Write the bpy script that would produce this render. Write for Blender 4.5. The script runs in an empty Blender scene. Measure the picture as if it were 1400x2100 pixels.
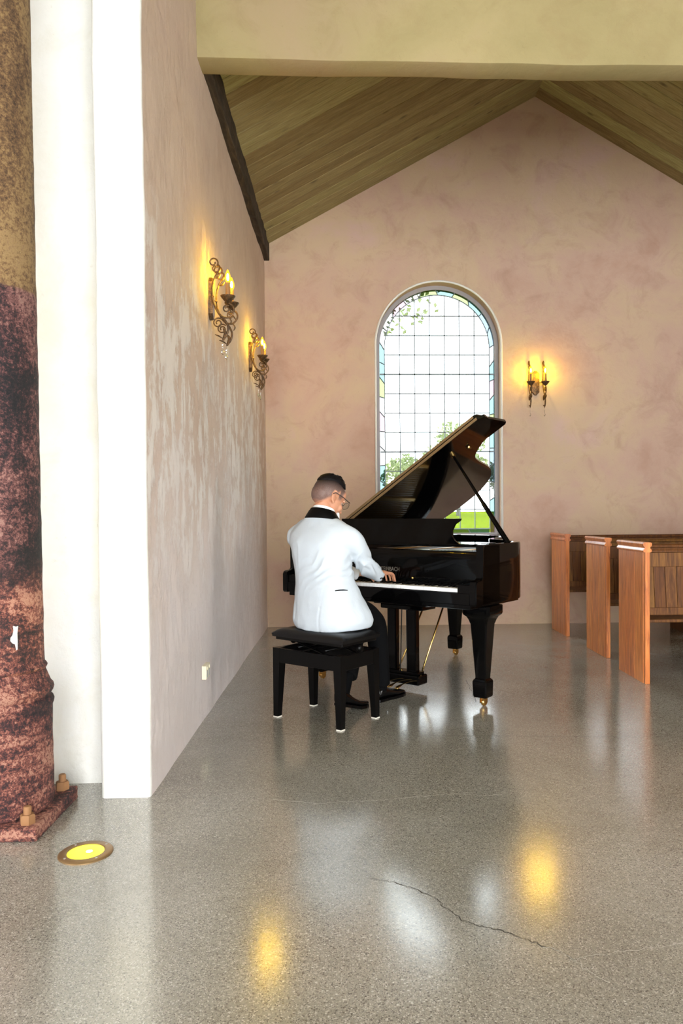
import bpy, bmesh, math, random
from mathutils import Vector, Matrix, noise
import mathutils
random.seed(7)
SC = bpy.context.scene
COL = SC.collection
PI = math.pi

# ------------------------------------------------------------------ camera
CAM_H = 1.15
yaw, pitch, roll = 0.03932, 0.017, -0.00763
cyw, syw, cp, sp, cr, sr = math.cos(yaw), math.sin(yaw), math.cos(pitch), math.sin(pitch), math.cos(roll), math.sin(roll)
fwd = Vector((syw*cp, cyw*cp, -sp)); rgt0 = Vector((cyw, -syw, 0)); up0 = rgt0.cross(fwd)
rgt = rgt0*cr + up0*sr; upv = up0*cr - rgt0*sr
cam = bpy.data.cameras.new('camera'); camo = bpy.data.objects.new('camera', cam); COL.objects.link(camo)
m = Matrix((rgt, upv, -fwd)).transposed().to_4x4(); m.translation = (0, 0, CAM_H); camo.matrix_world = m
cam.sensor_fit = 'VERTICAL'; cam.sensor_height = 36.0; cam.lens = 1550.0/2100*36
cam.shift_x = -(772.67-700)/2100; cam.shift_y = (1076.86-1050)/2100
cam.clip_end = 500
SC.camera = camo

# ------------------------------------------------------------------ sky, daylight, exposure
world = bpy.data.worlds.new('overcast_sky'); SC.world = world; world.use_nodes = True
bg = world.node_tree.nodes['Background']; bg.inputs[0].default_value = (0.93, 0.97, 1.0, 1); bg.inputs[1].default_value = 15.0
SC.view_settings.view_transform = 'Standard'; SC.view_settings.look = 'None'
SC.view_settings.exposure = 0.0; SC.view_settings.gamma = 1.0; SC.view_settings.use_curve_mapping = False
SC.cycles.max_bounces = 10; SC.cycles.diffuse_bounces = 6; SC.cycles.transparent_max_bounces = 16
SC.cycles.sample_clamp_indirect = 6.0; SC.cycles.use_denoising = True
def area(name, loc, target, sx, sy, power, color, spread=180):
    l = bpy.data.lights.new(name, 'AREA'); l.shape = 'RECTANGLE'; l.size = sx; l.size_y = sy; l.energy = power; l.color = color; l.spread = math.radians(spread)
    o = bpy.data.objects.new(name, l); COL.objects.link(o); o.location = loc
    o.rotation_euler = (Vector(target)-Vector(loc)).to_track_quat('-Z', 'Y').to_euler(); return o
area('daylight_entrance', (1.2, -3.9, 1.3), (1.0, 5, .2), 5.0, 2.4, 42, (1.0, 0.985, 0.96), 120)
area('pew_fill_left', (-3.8, 0.2, 1.6), (2.4, 5.6, 0.0), 2.2, 2.2, 105, (1.0, 0.985, 0.96), 110)  # unseen fill lamp added to brighten the pew ends; no window here
area('daylight_right_window', (6.9, 0.6, 1.6), (-0.8, 5.0, 0.0), 3.4, 2.4, 115, (1.0, 0.985, 0.97), 110)

# ------------------------------------------------------------------ helpers
def link(name, me, parent=None):
    o = bpy.data.objects.new(name, me); COL.objects.link(o)
    if parent: o.parent = parent
    return o
def obj(name, bm, mats, parent=None, smooth=False, auto=None, recalc=True):
    if recalc: bmesh.ops.recalc_face_normals(bm, faces=bm.faces)
    me = bpy.data.meshes.new(name); bm.to_mesh(me); bm.free()
    for mt in (mats if isinstance(mats, (list, tuple)) else [mats]): me.materials.append(mt)
    if smooth or auto is not None:
        me.polygons.foreach_set('use_smooth', [True]*len(me.polygons))
    if auto is not None: me.set_sharp_from_angle(angle=math.radians(auto))
    return link(name, me, parent)
def empty(name, loc, rz=0.0):
    o = bpy.data.objects.new(name, None); COL.objects.link(o); o.location = loc; o.rotation_euler = (0, 0, rz); o.empty_display_size = .1
    return o
def tag(o, label=None, cat=None, group=None, kind=None):
    if label: o['label'] = label
    if cat: o['category'] = cat
    if group: o['group'] = group
    if kind: o['kind'] = kind
    return o
def structure(o): o['kind'] = 'structure'; return o
def box(bm, x0, x1, y0, y1, z0, z1, bev=0.0, M=None, seg=2):
    t = bmesh.new()
    bmesh.ops.create_cube(t, size=1)
    for v in t.verts: v.co = Vector((x0+(x1-x0)*(v.co.x+.5), y0+(y1-y0)*(v.co.y+.5), z0+(z1-z0)*(v.co.z+.5)))
    if bev: bmesh.ops.bevel(t, geom=t.edges[:]+t.verts[:], offset=bev, segments=seg, affect='EDGES', profile=.5)
    add(bm, t, M)
def add(bm, t, M=None):
    if M is not None: bmesh.ops.transform(t, matrix=M, verts=t.verts)
    vm = [bm.verts.new(v.co) for v in t.verts]; t.verts.index_update()
    for f in t.faces:
        try:
            nf = bm.faces.new([vm[v.index] for v in f.verts]); nf.material_index = f.material_index; nf.smooth = f.smooth
        except ValueError: pass
    t.free()
def rings(bm, rs, cap=True, closed=False):
    vs = [[bm.verts.new(p) for p in r] for r in rs]; n = len(rs[0])
    pairs = list(zip(vs, vs[1:])) + ([(vs[-1], vs[0])] if closed else [])
    for a, b in pairs:
        for i in range(n):
            bm.faces.new((a[i], a[(i+1) % n], b[(i+1) % n], b[i]))
    if cap and not closed:
        bm.faces.new(vs[0][::-1]); bm.faces.new(vs[-1])
def tube(bm, pts, r, seg=8, flat=1.0, cap=True):
    pts = [Vector(p) for p in pts]; n = len(pts)
    rad = r if isinstance(r, (list, tuple)) else [r]*n
    t = (pts[1]-pts[0]).normalized(); ref = Vector((0, 0, 1)) if abs(t.z) < .9 else Vector((1, 0, 0))
    nx = t.cross(ref).normalized(); out = []
    for i, p in enumerate(pts):
        d = (pts[min(i+1, n-1)]-pts[max(i-1, 0)]).normalized()
        nx = (nx - d*nx.dot(d)).normalized(); ny = d.cross(nx)
        out.append([p+(nx*math.cos(2*PI*k/seg)+ny*math.sin(2*PI*k/seg)*flat)*rad[i] for k in range(seg)])
    rings(bm, out, cap)
def lathe(bm, prof, seg=32, c=(0, 0, 0)):
    out = [[Vector((c[0]+r*math.cos(2*PI*k/seg), c[1]+r*math.sin(2*PI*k/seg), c[2]+z)) for k in range(seg)] for r, z in prof]
    rings(bm, out, True)
def prism(bm, poly, d0, d1, fn):
    a = [bm.verts.new(fn(x, y, d0)) for x, y in poly]; b = [bm.verts.new(fn(x, y, d1)) for x, y in poly]; n = len(poly)
    fs = [bm.faces.new(a[::-1]), bm.faces.new(b)]
    for i in range(n): fs.append(bm.faces.new((a[i], a[(i+1) % n], b[(i+1) % n], b[i])))
    return fs
def sphere(bm, c, r, u=16, v=10, M=None):
    t = bmesh.new(); bmesh.ops.create_uvsphere(t, u_segments=u, v_segments=v, radius=1)
    for vt in t.verts: vt.co = Vector((vt.co.x*r[0], vt.co.y*r[1], vt.co.z*r[2]))
    MM = Matrix.Translation(c) if M is None else Matrix.Translation(c) @ M
    add(bm, t, MM)
def spline(pts, n=8):
    P = [Vector(p) for p in pts]; out = []
    for i in range(len(P)-1):
        p0, p1, p2, p3 = P[max(i-1, 0)], P[i], P[i+1], P[min(i+2, len(P)-1)]
        for k in range(n):
            t = k/n
            out.append(.5*((2*p1)+(p2-p0)*t+(2*p0-5*p1+4*p2-p3)*t*t+(3*p1-p0-3*p2+p3)*t**3))
    out.append(P[-1]); return out
def nv(p, f): return noise.noise_vector(Vector(p)*f)

# ------------------------------------------------------------------ materials
def mat(name, base=(.5, .5, .5), rough=.5, metal=0.0, spec=.5, coat=0.0, **kw):
    mt = bpy.data.materials.new(name); mt.use_nodes = True
    b = mt.node_tree.nodes['Principled BSDF']
    b.inputs['Base Color'].default_value = (*base, 1); b.inputs['Roughness'].default_value = rough
    b.inputs['Metallic'].default_value = metal; b.inputs['Specular IOR Level'].default_value = spec
    b.inputs['Coat Weight'].default_value = coat
    if 'emit' in kw:
        b.inputs['Emission Color'].default_value = (*kw['emit'], 1); b.inputs['Emission Strength'].default_value = kw.get('power', 1)
    return mt
class N:
    def __init__(s, mt): s.t = mt.node_tree; s.b = s.t.nodes['Principled BSDF']
    def new(s, ty, **kw):
        n = s.t.nodes.new(ty)
        for k, v in kw.items():
            if k in n.inputs.keys(): n.inputs[k].default_value = v
            else: setattr(n, k, v)
        return n
    def l(s, a, b): s.t.links.new(a, b)
    def coord(s, kind='Object', scale=(1, 1, 1), rot=(0, 0, 0), rand=False):
        tc = s.new('ShaderNodeTexCoord'); mp = s.new('ShaderNodeMapping'); mp.inputs['Scale'].default_value = scale; mp.inputs['Rotation'].default_value = rot
        s.l(tc.outputs[kind], mp.inputs['Vector'])
        if rand:
            oi = s.new('ShaderNodeObjectInfo'); mu = s.new('ShaderNodeVectorMath', operation='SCALE'); cb = s.new('ShaderNodeCombineXYZ')
            for i in range(3): s.l(oi.outputs['Random'], cb.inputs[i])
            s.l(cb.outputs[0], mu.inputs[0]); mu.inputs['Scale'].default_value = 37.0; s.l(mu.outputs[0], mp.inputs['Location'])
        return mp.outputs[0]
    def noise(s, co, scale, detail=6, rough=.6, dist=0.0):
        n = s.new('ShaderNodeTexNoise'); n.inputs['Scale'].default_value = scale; n.inputs['Detail'].default_value = detail
        n.inputs['Roughness'].default_value = rough; n.inputs['Distortion'].default_value = dist; s.l(co, n.inputs['Vector']); return n.outputs[0]
    def ramp(s, fac, stops, interp='LINEAR'):
        r = s.new('ShaderNodeValToRGB'); r.color_ramp.interpolation = interp; e = r.color_ramp.elements
        while len(e) < len(stops): e.new(.5)
        for el, (p, c) in zip(e, stops): el.position = p; el.color = (*c, 1) if len(c) == 3 else c
        s.l(fac, r.inputs[0]); return r.outputs[0]
    def mix(s, fac, a, b, mode='MIX'):
        x = s.new('ShaderNodeMix', data_type='RGBA', blend_type=mode)
        for v, i in ((fac, 0), (a, 6), (b, 7)):
            if hasattr(v, 'is_linked'): s.l(v, x.inputs[i])
            else: x.inputs[i].default_value = v if i == 0 else (*v, 1)
        return x.outputs[2]
    def math(s, op, a, b=0.0):
        x = s.new('ShaderNodeMath', operation=op)
        for i, v in enumerate((a, b)):
            if hasattr(v, 'is_linked'): s.l(v, x.inputs[i])
            else: x.inputs[i].default_value = v
        return x.outputs[0]
    def bump(s, h, strength, dist=.01, prev=None):
        x = s.new('ShaderNodeBump'); x.inputs['Strength'].default_value = strength; x.inputs['Distance'].default_value = dist; s.l(h, x.inputs['Height'])
        if prev is not None: s.l(prev, x.inputs['Normal'])
        s.l(x.outputs[0], s.b.inputs['Normal']); return x.outputs[0]
    def color(s, c): s.l(c, s.b.inputs['Base Color'])
G = lambda v: (v, v, v)

def plaster(name, cols, blot, fine=.25, streaks=False, big=1.1):
    mt = mat(name, rough=.85, spec=.25); n = N(mt); co = n.coord('Object')
    a = n.noise(co, big, 8, .62, .4); c = n.ramp(a, cols)
    b2 = n.noise(co, 3.7, 9, .7, .8); c = n.mix(n.ramp(b2, [(.5, G(0)), (.72, G(.55))]), c, blot)
    sp_ = n.noise(co, 34, 3, .7); c = n.mix(n.ramp(sp_, [(.66, G(0)), (.76, G(.35))]), c, tuple(v*.72 for v in blot))
    h = n.noise(co, 9, 9, .68, .3)
    if streaks:
        cs = n.coord('Object', (3.0, 2.2, .75)); s1 = n.math('ADD', n.math('MULTIPLY', n.noise(cs, 3.1, 10, .74, .5), .62), n.math('MULTIPLY', n.noise(co, 5.5, 8, .7, .3), .38))
        # peeling white limewash left in vertical patches over the middle of the wall
        tc = n.new('ShaderNodeTexCoord'); sx = n.new('ShaderNodeSeparateXYZ'); n.l(tc.outputs['Object'], sx.inputs[0])
        zz = n.math('ADD', sx.outputs[2], n.math('MULTIPLY', n.noise(co, 1.2, 3), 1.3))
        band = n.ramp(n.math('MULTIPLY', zz, .25), [(.34, G(.35)), (.5, G(1)), (.72, G(.75)), (.80, G(0))])
        f = n.math('MULTIPLY', n.ramp(s1, [(.485, G(0)), (.53, G(.75))]), band)
        c = n.mix(f, c, (.80, .76, .70))
        low = n.ramp(n.math('MULTIPLY', zz, .25), [(.30, G(.75)), (.58, G(0))]); c = n.mix(low, c, (.77, .705, .70))  # lower wall painted lighter: bounced light put into the colour
        h = n.math('ADD', h, n.math('MULTIPLY', n.ramp(s1, [(.47, G(0)), (.55, G(1))]), .7))
    n.color(c); n.bump(h, fine, .02)
    return mt
M_pink = plaster('pink_lime_plaster', [(.28, (.45, .285, .215)), (.43, (.52, .36, .28)), (.57, (.54, .405, .275)), (.72, (.56, .39, .345))], (.38, .24, .18), .25)
M_pinkwall = plaster('worn_pink_plaster', [(.3, (.54, .40, .305)), (.5, (.62, .485, .38)), (.7, (.58, .44, .36))], (.50, .36, .28), .55, True)
M_cream = plaster('cream_limewash', [(.3, (.68, .665, .60)), (.5, (.735, .725, .69)), (.7, (.72, .68, .585))], (.62, .59, .50), .35)
M_beam = plaster('ochre_plaster', [(.3, (.27, .22, .10)), (.5, (.33, .265, .13)), (.7, (.35, .26, .15))], (.26, .19, .09), .25)

def concrete():
    mt = mat('polished_concrete', rough=.2, spec=1.0); n = N(mt); n.b.inputs['IOR'].default_value = 1.75; co = n.coord('Object')
    v = n.new('ShaderNodeTexVoronoi'); v.inputs['Scale'].default_value = 175; n.l(co, v.inputs['Vector'])
    sep = n.new('ShaderNodeSeparateColor'); n.l(v.outputs['Color'], sep.inputs[0])
    stone = n.ramp(sep.outputs[0], [(0, (.03, .028, .025)), (.09, (.06, .055, .045)), (.14, (.20, .178, .14)), (.4, (.27, .245, .20)), (.75, (.34, .315, .265)), (.93, (.44, .415, .355)), (1, (.68, .66, .59))], 'LINEAR')
    paste = n.ramp(n.noise(co, 1.4, 6, .6, .5), [(.3, (.20, .187, .15)), (.5, (.26, .245, .205)), (.7, (.33, .315, .28))])
    edge = n.ramp(v.outputs['Distance'], [(.0, G(1)), (.45, G(.8)), (.62, G(0))])
    expo = n.ramp(n.noise(co, .9, 5, .6), [(.35, G(.25)), (.6, G(.9))])
    c = n.mix(n.math('MULTIPLY', edge, expo), paste, stone)
    v2 = n.new('ShaderNodeTexVoronoi'); v2.inputs['Scale'].default_value = 400; n.l(co, v2.inputs['Vector'])
    s2 = n.new('ShaderNodeSeparateColor'); n.l(v2.outputs['Color'], s2.inputs[0])
    c = n.mix(n.ramp(s2.outputs[1], [(.84, G(0)), (.9, G(.7))]), c, (.05, .045, .04))
    c = n.mix(n.ramp(s2.outputs[2], [(.9, G(0)), (.94, G(.6))]), c, (.58, .55, .48))
    n.color(c)
    r = n.ramp(n.noise(co, 2.2, 6, .65), [(.3, G(.13)), (.7, G(.19))]); n.l(r, n.b.inputs['Roughness'])
    n.bump(n.noise(co, 60, 4), .04, .004); return mt
M_floor = concrete()

def wood(name, cols, scale=(14, 14, 1.2), rough=.4, spec=.5, knots=False, rand=True, coat=0.0, bump=.15):
    mt = mat(name, rough=rough, spec=spec, coat=coat); n = N(mt); co = n.coord('Object', scale, rand=rand)
    g = n.noise(co, 2.6, 9, .65, 1.4); c = n.ramp(g, cols)
    fine = n.noise(n.coord('Object', tuple(s*6 for s in scale), rand=rand), 2, 4); c = n.mix(n.ramp(fine, [(.5, G(0)), (.75, G(.35))]), c, tuple(x*.45 for x in cols[0][1]))
    if rand:
        oi = n.new('ShaderNodeObjectInfo'); c = n.mix(1.0, c, n.ramp(oi.outputs['Random'], [(0, (.72, .62, .52)), (.5, (1, .98, .9)), (1, (1.12, 1.24, 1.0))]), 'MULTIPLY')
    if knots:
        v = n.new('ShaderNodeTexVoronoi'); v.inputs['Scale'].default_value = 3.0; n.l(n.coord('Object', (1.0, 2.2, 2.2), rand=rand), v.inputs['Vector'])
        k = n.ramp(v.outputs['Distance'], [(.0, G(.9)), (.07, G(.6)), (.16, G(0))]); c = n.mix(k, c, (.07, .05, .03))
    n.color(c); n.bump(g, bump, .004); return mt
M_pine = wood('weathered_pine', [(.3, (.19, .145, .07)), (.5, (.27, .225, .115)), (.7, (.35, .31, .16))], (1.0, 12, 12), .7, .3, True)
M_tarred = wood('tarred_timber', [(.3, (.012, .009, .007)), (.5, (.035, .025, .018)), (.72, (.10, .07, .045))], (10, 1.2, 10), .75, .3, rand=False, bump=.6)
M_pew = wood('varnished_oak', [(.28, (.20, .048, .012)), (.48, (.52, .15, .038)), (.7, (.74, .27, .075))], (13, 13, 1.0), .33, .5, coat=.25)
M_pewback = wood('brown_oak', [(.28, (.045, .016, .005)), (.5, (.12, .045, .012)), (.72, (.22, .095, .022))], (13, 13, 1.0), .5, .22)

M_black = mat('black_piano_lacquer', (.0015, .0014, .0015), .06, 0, .16)
M_lid = mat('black_lid_lacquer', (.0015, .0014, .0015), .05, 0, .5)
M_blackmatt = mat('black_satin_wood', (.0018, .0017, .0018), .3, 0, .16)
M_leather = mat('black_leather', (.003, .003, .0036), .30, 0, .32)
n_ = N(M_leather); n_.bump(n_.noise(n_.coord('Object'), 180, 4), .25, .002)
M_ivory = mat('white_key_plastic', (.86, .86, .84), .2)
M_edge = mat('brown_lid_edge', (.20, .125, .055), .35, .25)
M_brass = mat('polished_brass', (.72, .47, .16), .25, 1.0)
M_gold = mat('gold_lettering', (.22, .205, .18), .4, .5)
M_plate = mat('bronze_iron_plate', (.55, .38, .15), .35, .8)
M_steel = mat('steel_strings', (.55, .53, .5), .3, 1.0)
M_sprucewood = wood('spruce_soundboard', [(.3, (.42, .27, .12)), (.6, (.55, .37, .18))], (1, 14, 14), .4)
M_felt = mat('white_felt_pad', (.72, .68, .6), .9)
M_cloth = mat('white_wool_jacket', (.575, .63, .685), .85, 0, .15)
n_ = N(M_cloth); co_ = n_.coord('Object'); n_.bump(n_.noise(n_.coord('Object', (1, 1, .55)), 16, 5, .55, .8), .30, .012, n_.bump(n_.noise(co_, 420, 2), .2, .001))
M_shirt = mat('white_shirt_cotton', (.85, .86, .88), .7, 0, .2)
M_satin = mat('black_satin_collar', (.0015, .0015, .002), .5, 0, .12)
M_trouser = mat('black_trouser_wool', (.0025, .0025, .003), .85, 0, .1)
M_shoe = mat('black_patent_leather', (.002, .002, .0024), .2, 0, .3)
M_hair = mat('black_hair', (.005, .004, .0045), .55, 0, .15)
n_ = N(M_hair); n_.bump(n_.noise(n_.coord('Object', (1, .25, 1)), 190, 3), .7, .004)
def skin():
    mt = mat('skin', rough=.5, spec=.35); n = N(mt); at = n.new('ShaderNodeAttribute', attribute_name='stubble')
    c = n.ramp(n.noise(n.coord('Object'), 22, 4), [(.3, (.53, .24, .135)), (.7, (.62, .30, .18))])
    st = n.ramp(n.noise(n.coord('Object'), 300, 3), [(.3, (.085, .055, .05)), (.7, (.23, .145, .125))])
    fd = n.new('ShaderNodeAttribute', attribute_name='fade'); n.color(n.mix(fd.outputs['Fac'], n.mix(at.outputs['Fac'], c, st), (.010, .008, .009))); n.b.inputs['Subsurface Weight'].default_value = .05; return mt
M_skin = skin()
M_glasses = mat('dark_glasses_frame', (.02, .018, .017), .3)
def iron():
    mt = mat('rusted_painted_iron', rough=.7, spec=.35); n = N(mt); co = n.coord('Object')
    tc = n.new('ShaderNodeTexCoord'); sx = n.new('ShaderNodeSeparateXYZ'); n.l(tc.outputs['Object'], sx.inputs[0])
    zj = n.math('ADD', sx.outputs[2], n.math('MULTIPLY', n.math('SUBTRACT', n.noise(co, 6, 5), .5), .16))
    top = n.ramp(n.math('ADD', n.math('MULTIPLY', n.noise(co, 62, 12, .88, 0), .68), n.math('MULTIPLY', n.noise(n.coord('Object', (1, 1, .45)), 6, 6, .6, .2), .32)), [(.40, (.02, .012, .008)), (.455, (.09, .048, .022)), (.51, (.20, .115, .05)), (.55, (.33, .22, .09)), (.60, (.16, .08, .045)), (.66, (.50, .38, .20))])
    mid = n.ramp(n.math('ADD', n.math('MULTIPLY', n.noise(co, 64, 12, .88, 0), .66), n.math('MULTIPLY', n.noise(co, 4.5, 6, .6, .2), .34)), [(.42, (.006, .006, .008)), (.485, (.016, .012, .014)), (.515, (.085, .03, .03)), (.55, (.20, .085, .075)), (.585, (.36, .21, .17)), (.62, (.10, .04, .04))])
    bot = n.ramp(n.math('ADD', n.math('MULTIPLY', n.noise(co, 66, 12, .88, 0), .66), n.math('MULTIPLY', n.noise(n.coord('Object', (1, 1, 2.6)), 4.0, 6, .6, .3), .34)), [(.42, (.008, .007, .009)), (.475, (.035, .018, .02)), (.505, (.14, .04, .032)), (.53, (.27, .085, .06)), (.56, (.52, .31, .22)), (.59, (.25, .08, .055)), (.64, (.60, .42, .31))])
    c = n.mix(n.ramp(zj, [(.85, G(0)), (1.1, G(1))]), bot, mid)
    zs = n.math('ADD', sx.outputs[2], n.math('MULTIPLY', n.math('SUBTRACT', n.noise(co, 5, 4), .5), .05))
    c = n.mix(n.ramp(n.math('MULTIPLY', zs, .5), [(.984, G(0)), (.987, G(1))]), c, top)
    fl = n.ramp(n.noise(co, 4.2, 7, .7, .6), [(.655, G(0)), (.665, G(1))]); flz = n.ramp(n.math('MULTIPLY', sx.outputs[2], .4), [(.82, G(0)), (.86, G(1))])
    c = n.mix(n.math('MULTIPLY', fl, flz), c, (.62, .55, .40))
    n.color(c); n.bump(n.noise(co, 60, 10, .8), .9, .006); return mt
M_iron = iron()
M_rustbolt = mat('orange_rusted_steel', (.26, .125, .05), .75, .1)
M_chip = mat('bare_white_primer', (.58, .58, .56), .8)
M_bronze = mat('aged_bronze_ring', (.30, .19, .09), .4, .7)
M_wrought = mat('wrought_iron_brown', (.13, .075, .035), .5, .6)
n_ = N(M_wrought); n_.color(n_.ramp(n_.noise(n_.coord('Object'), 60, 5, .7), [(.35, (.03, .02, .014)), (.55, (.14, .075, .03)), (.75, (.30, .17, .06))]))
M_wax = mat('amber_candle_sleeve', (.30, .15, .05), .6)
M_core = mat('lit_bulb_core', (1, .7, .3), .5, emit=(1, .70, .045), power=1000)
def bulbglass():
    mt = bpy.data.materials.new('lit_bulb_glass'); mt.use_nodes = True; t = mt.node_tree; t.nodes.clear()
    o = t.nodes.new('ShaderNodeOutputMaterial'); a = t.nodes.new('ShaderNodeAddShader'); tr = t.nodes.new('ShaderNodeBsdfTransparent'); e = t.nodes.new('ShaderNodeEmission')
    tr.inputs[0].default_value = (1, .88, .45, 1); e.inputs[0].default_value = (1, .66, .03, 1); e.inputs[1].default_value = .7
    t.links.new(tr.outputs[0], a.inputs[0]); t.links.new(e.outputs[0], a.inputs[1]); t.links.new(a.outputs[0], o.inputs[0]); return mt
M_bulb = bulbglass()
def pane(name, col, veil, vcol=(.9, .95, .95)):
    mt = bpy.data.materials.new(name); mt.use_nodes = True; t = mt.node_tree; t.nodes.clear()
    o = t.nodes.new('ShaderNodeOutputMaterial'); tr = t.nodes.new('ShaderNodeBsdfTransparent'); tr.inputs[0].default_value = (*col, 1)
    tl = t.nodes.new('ShaderNodeBsdfTranslucent'); tl.inputs[0].default_value = (*vcol, 1); gl = t.nodes.new('ShaderNodeBsdfGlossy'); gl.inputs['Roughness'].default_value = .06
    m1 = t.nodes.new('ShaderNodeMixShader'); m1.inputs[0].default_value = veil; m2 = t.nodes.new('ShaderNodeMixShader'); m2.inputs[0].default_value = .0
    t.links.new(tr.outputs[0], m1.inputs[1]); t.links.new(tl.outputs[0], m1.inputs[2]); t.links.new(m1.outputs[0], m2.inputs[1]); t.links.new(gl.outputs[0], m2.inputs[2]); t.links.new(m2.outputs[0], o.inputs[0]); return mt
M_pane = pane('clear_leaded_glass', (.715, .74, .745), .008)
M_panes = [pane('aqua_glass', (.225, .285, .29), .02, (.25, .6, .6)), pane('pale_pink_glass', (.30, .26, .275), .02, (.7, .45, .5)), pane('pale_green_glass', (.265, .295, .205), .02, (.45, .65, .35)), pane('milky_glass', (.34, .345, .345), .04), pane('pale_blue_glass', (.24, .275, .30), .02, (.4, .55, .7))]
M_lead = mat('grey_lead', (.17, .20, .215), .5, .3)
M_frame = mat('grey_window_frame', (.30, .28, .28), .55)
M_crystal = mat('crystal_glass', (1, 1, 1), .03); M_crystal.node_tree.nodes['Principled BSDF'].inputs['Transmission Weight'].default_value = 1.0
M_lens = mat('yellow_lit_lens', (.5, .5, .05), .2, emit=(1, .86, .02), power=1.0)
M_lenscore = mat('yellow_lamp_core', (1, 1, .4), .2, emit=(1, .88, .10), power=30)
M_outlet = mat('cream_plastic', (.76, .70, .52), .45)
M_grey = mat('grey_plastic', (.5, .5, .47), .45)
M_crackd = mat('dark_crack', (.045, .04, .035), .9, spec=.1)
M_crackl = mat('pale_crack_filler', (.42, .40, .35), .8, spec=.1)
M_grass = mat('lawn_grass', rough=1, spec=0); n_ = N(M_grass); n_.color(n_.ramp(n_.noise(n_.coord('Object', (.3, 1.5, 1)), 1.3, 6), [(.35, (.060, .092, .001)), (.65, (.085, .106, .002))]))
M_path = mat('pale_gravel_path', (.11, .12, .06), 1, 0, 0)
M_leaf = mat('spring_leaves', rough=1, spec=0); n_ = N(M_leaf); n_.color(n_.ramp(n_.noise(n_.coord('Object'), .9, 5), [(.35, (.22, .27, .13)), (.65, (.34, .36, .20))]))
M_bark = mat('grey_bark', (.14, .13, .11), .9)

# ------------------------------------------------------------------ room shell
XW, YB = -0.807, 7.64
def sheet(bm, path, z0, z1, step, amp, freq, mi=lambda i, p: 0, rnd=.02):
    """vertical wall surface swept along a plan path, unevenly trowelled"""
    P = [Vector((x, y, 0)) for x, y in path]; Q = [P[0]]
    for i in range(1, len(P)-1):
        a = (P[i-1]-P[i]).normalized(); b = (P[i+1]-P[i]).normalized()
        for k in range(5):
            t = k/4; Q.append((P[i]+a*rnd)*(1-t)**2 + P[i]*2*t*(1-t) + (P[i]+b*rnd)*t*t)
    Q.append(P[-1]); R = []
    for a, b in zip(Q, Q[1:]):
        k = max(1, int((b-a).length/step))
        for j in range(k): R.append(a+(b-a)*j/k)
    R.append(Q[-1]); nz = int((z1-z0)/step); cols = []
    for p in R:
        c = []
        for j in range(nz+1):
            q = Vector((p.x, p.y, z0+(z1-z0)*j/nz)); q += nv(q, freq)*amp+nv(q, freq*3.3)*amp*.4; q.z = z0+(z1-z0)*j/nz; c.append(bm.verts.new(q))
        cols.append(c)
    for i in range(len(R)-1):
        for j in range(nz):
            f = bm.faces.new((cols[i][j], cols[i+1][j], cols[i+1][j+1], cols[i][j+1])); f.material_index = mi(i, (R[i]+R[i+1])/2)
bm = bmesh.new()
sheet(bm, [(-4.0, 3.262), (-1.002, 3.262), (-1.002, 3.084), (XW, 3.084), (XW, YB+.1)], -.02, 6.6, .07, .007, 1.6, lambda i, p: 1 if (p.x > XW-.012 and p.y > 3.1) else 0)
structure(obj('wall_left', bm, [M_cream, M_pinkwall], smooth=True))
bm = bmesh.new(); box(bm, -4.2, -4.0, -4.2, 3.3, 0, 6.6); structure(obj('wall_nave_left', bm, M_cream))

# back wall with the arched opening
WX0, WX1, SPR, WZ0 = 0.302, 1.574, 2.838, 0.90
WC, WR = (WX0+WX1)/2, (WX1-WX0)/2
def arch(cx, r, spr, z0, n=40, rz=None):
    rz = rz or r
    return [(cx-r, z0)]+[(cx-r*math.cos(PI*k/n), spr+rz*math.sin(PI*k/n)) for k in range(n+1)]+[(cx+r, z0)]
bm = bmesh.new()
outer = [(-.95, -.02), (-.95, 3.79), (1.933, 5.385), (4.95, 3.64), (4.95, -.02)]
hole = arch(WC, WR, SPR, WZ0)
def loop(pts, y):
    vs = [bm.verts.new((x, y, z)) for x, z in pts]; return [bm.edges.new((vs[i], vs[(i+1) % len(vs)])) for i in range(len(vs))]
bmesh.ops.triangle_fill(bm, use_beauty=True, use_dissolve=False, edges=loop(outer, YB)+loop(hole, YB))
h0 = arch(WC, WR, SPR, WZ0)
a = [bm.verts.new((x, YB, z)) for x, z in h0]; b = [bm.verts.new((x, YB+.32, z)) for x, z in h0]
for i in range(len(h0)): j = (i+1) % len(h0); bm.faces.new((a[i], a[j], b[j], b[i]))
structure(obj('wall_back', bm, M_pink))

# floor
bm = bmesh.new(); box(bm, -4.2, 7.2, -4.2, YB+.35, -.12, 0)
floor = structure(obj('floor', bm, M_floor))
def strip(pts, w, name, mt, jag=.006, sub=7):
    b_ = bmesh.new(); P = []
    for (x0, y0), (x1, y1) in zip(pts, pts[1:]):
        for k in range(sub): t = k/sub; P.append(Vector((x0+(x1-x0)*t+random.uniform(-jag, jag), y0+(y1-y0)*t+random.uniform(-jag, jag), .0008)))
    P.append(Vector((*pts[-1], .0008))); L, R_ = [], []
    for i, p in enumerate(P):
        d = (P[min(i+1, len(P)-1)]-P[max(i-1, 0)]).normalized(); q = Vector((-d.y, d.x, 0))*w*random.uniform(.35, 1)*.5
        L.append(b_.verts.new(p+q)); R_.append(b_.verts.new(p-q))
    for i in range(len(P)-1): b_.faces.new((L[i], L[i+1], R_[i+1], R_[i]))
    return obj(name, b_, mt, floor)
strip([(0.065, 2.359), (0.125, 2.331), (0.197, 2.284), (0.25, 2.228), (0.272, 2.171), (0.316, 2.09), (0.379, 2.057), (0.439, 2.02), (0.477, 1.985), (0.514, 1.958)], .0035, 'crack', M_crackd)
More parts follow.
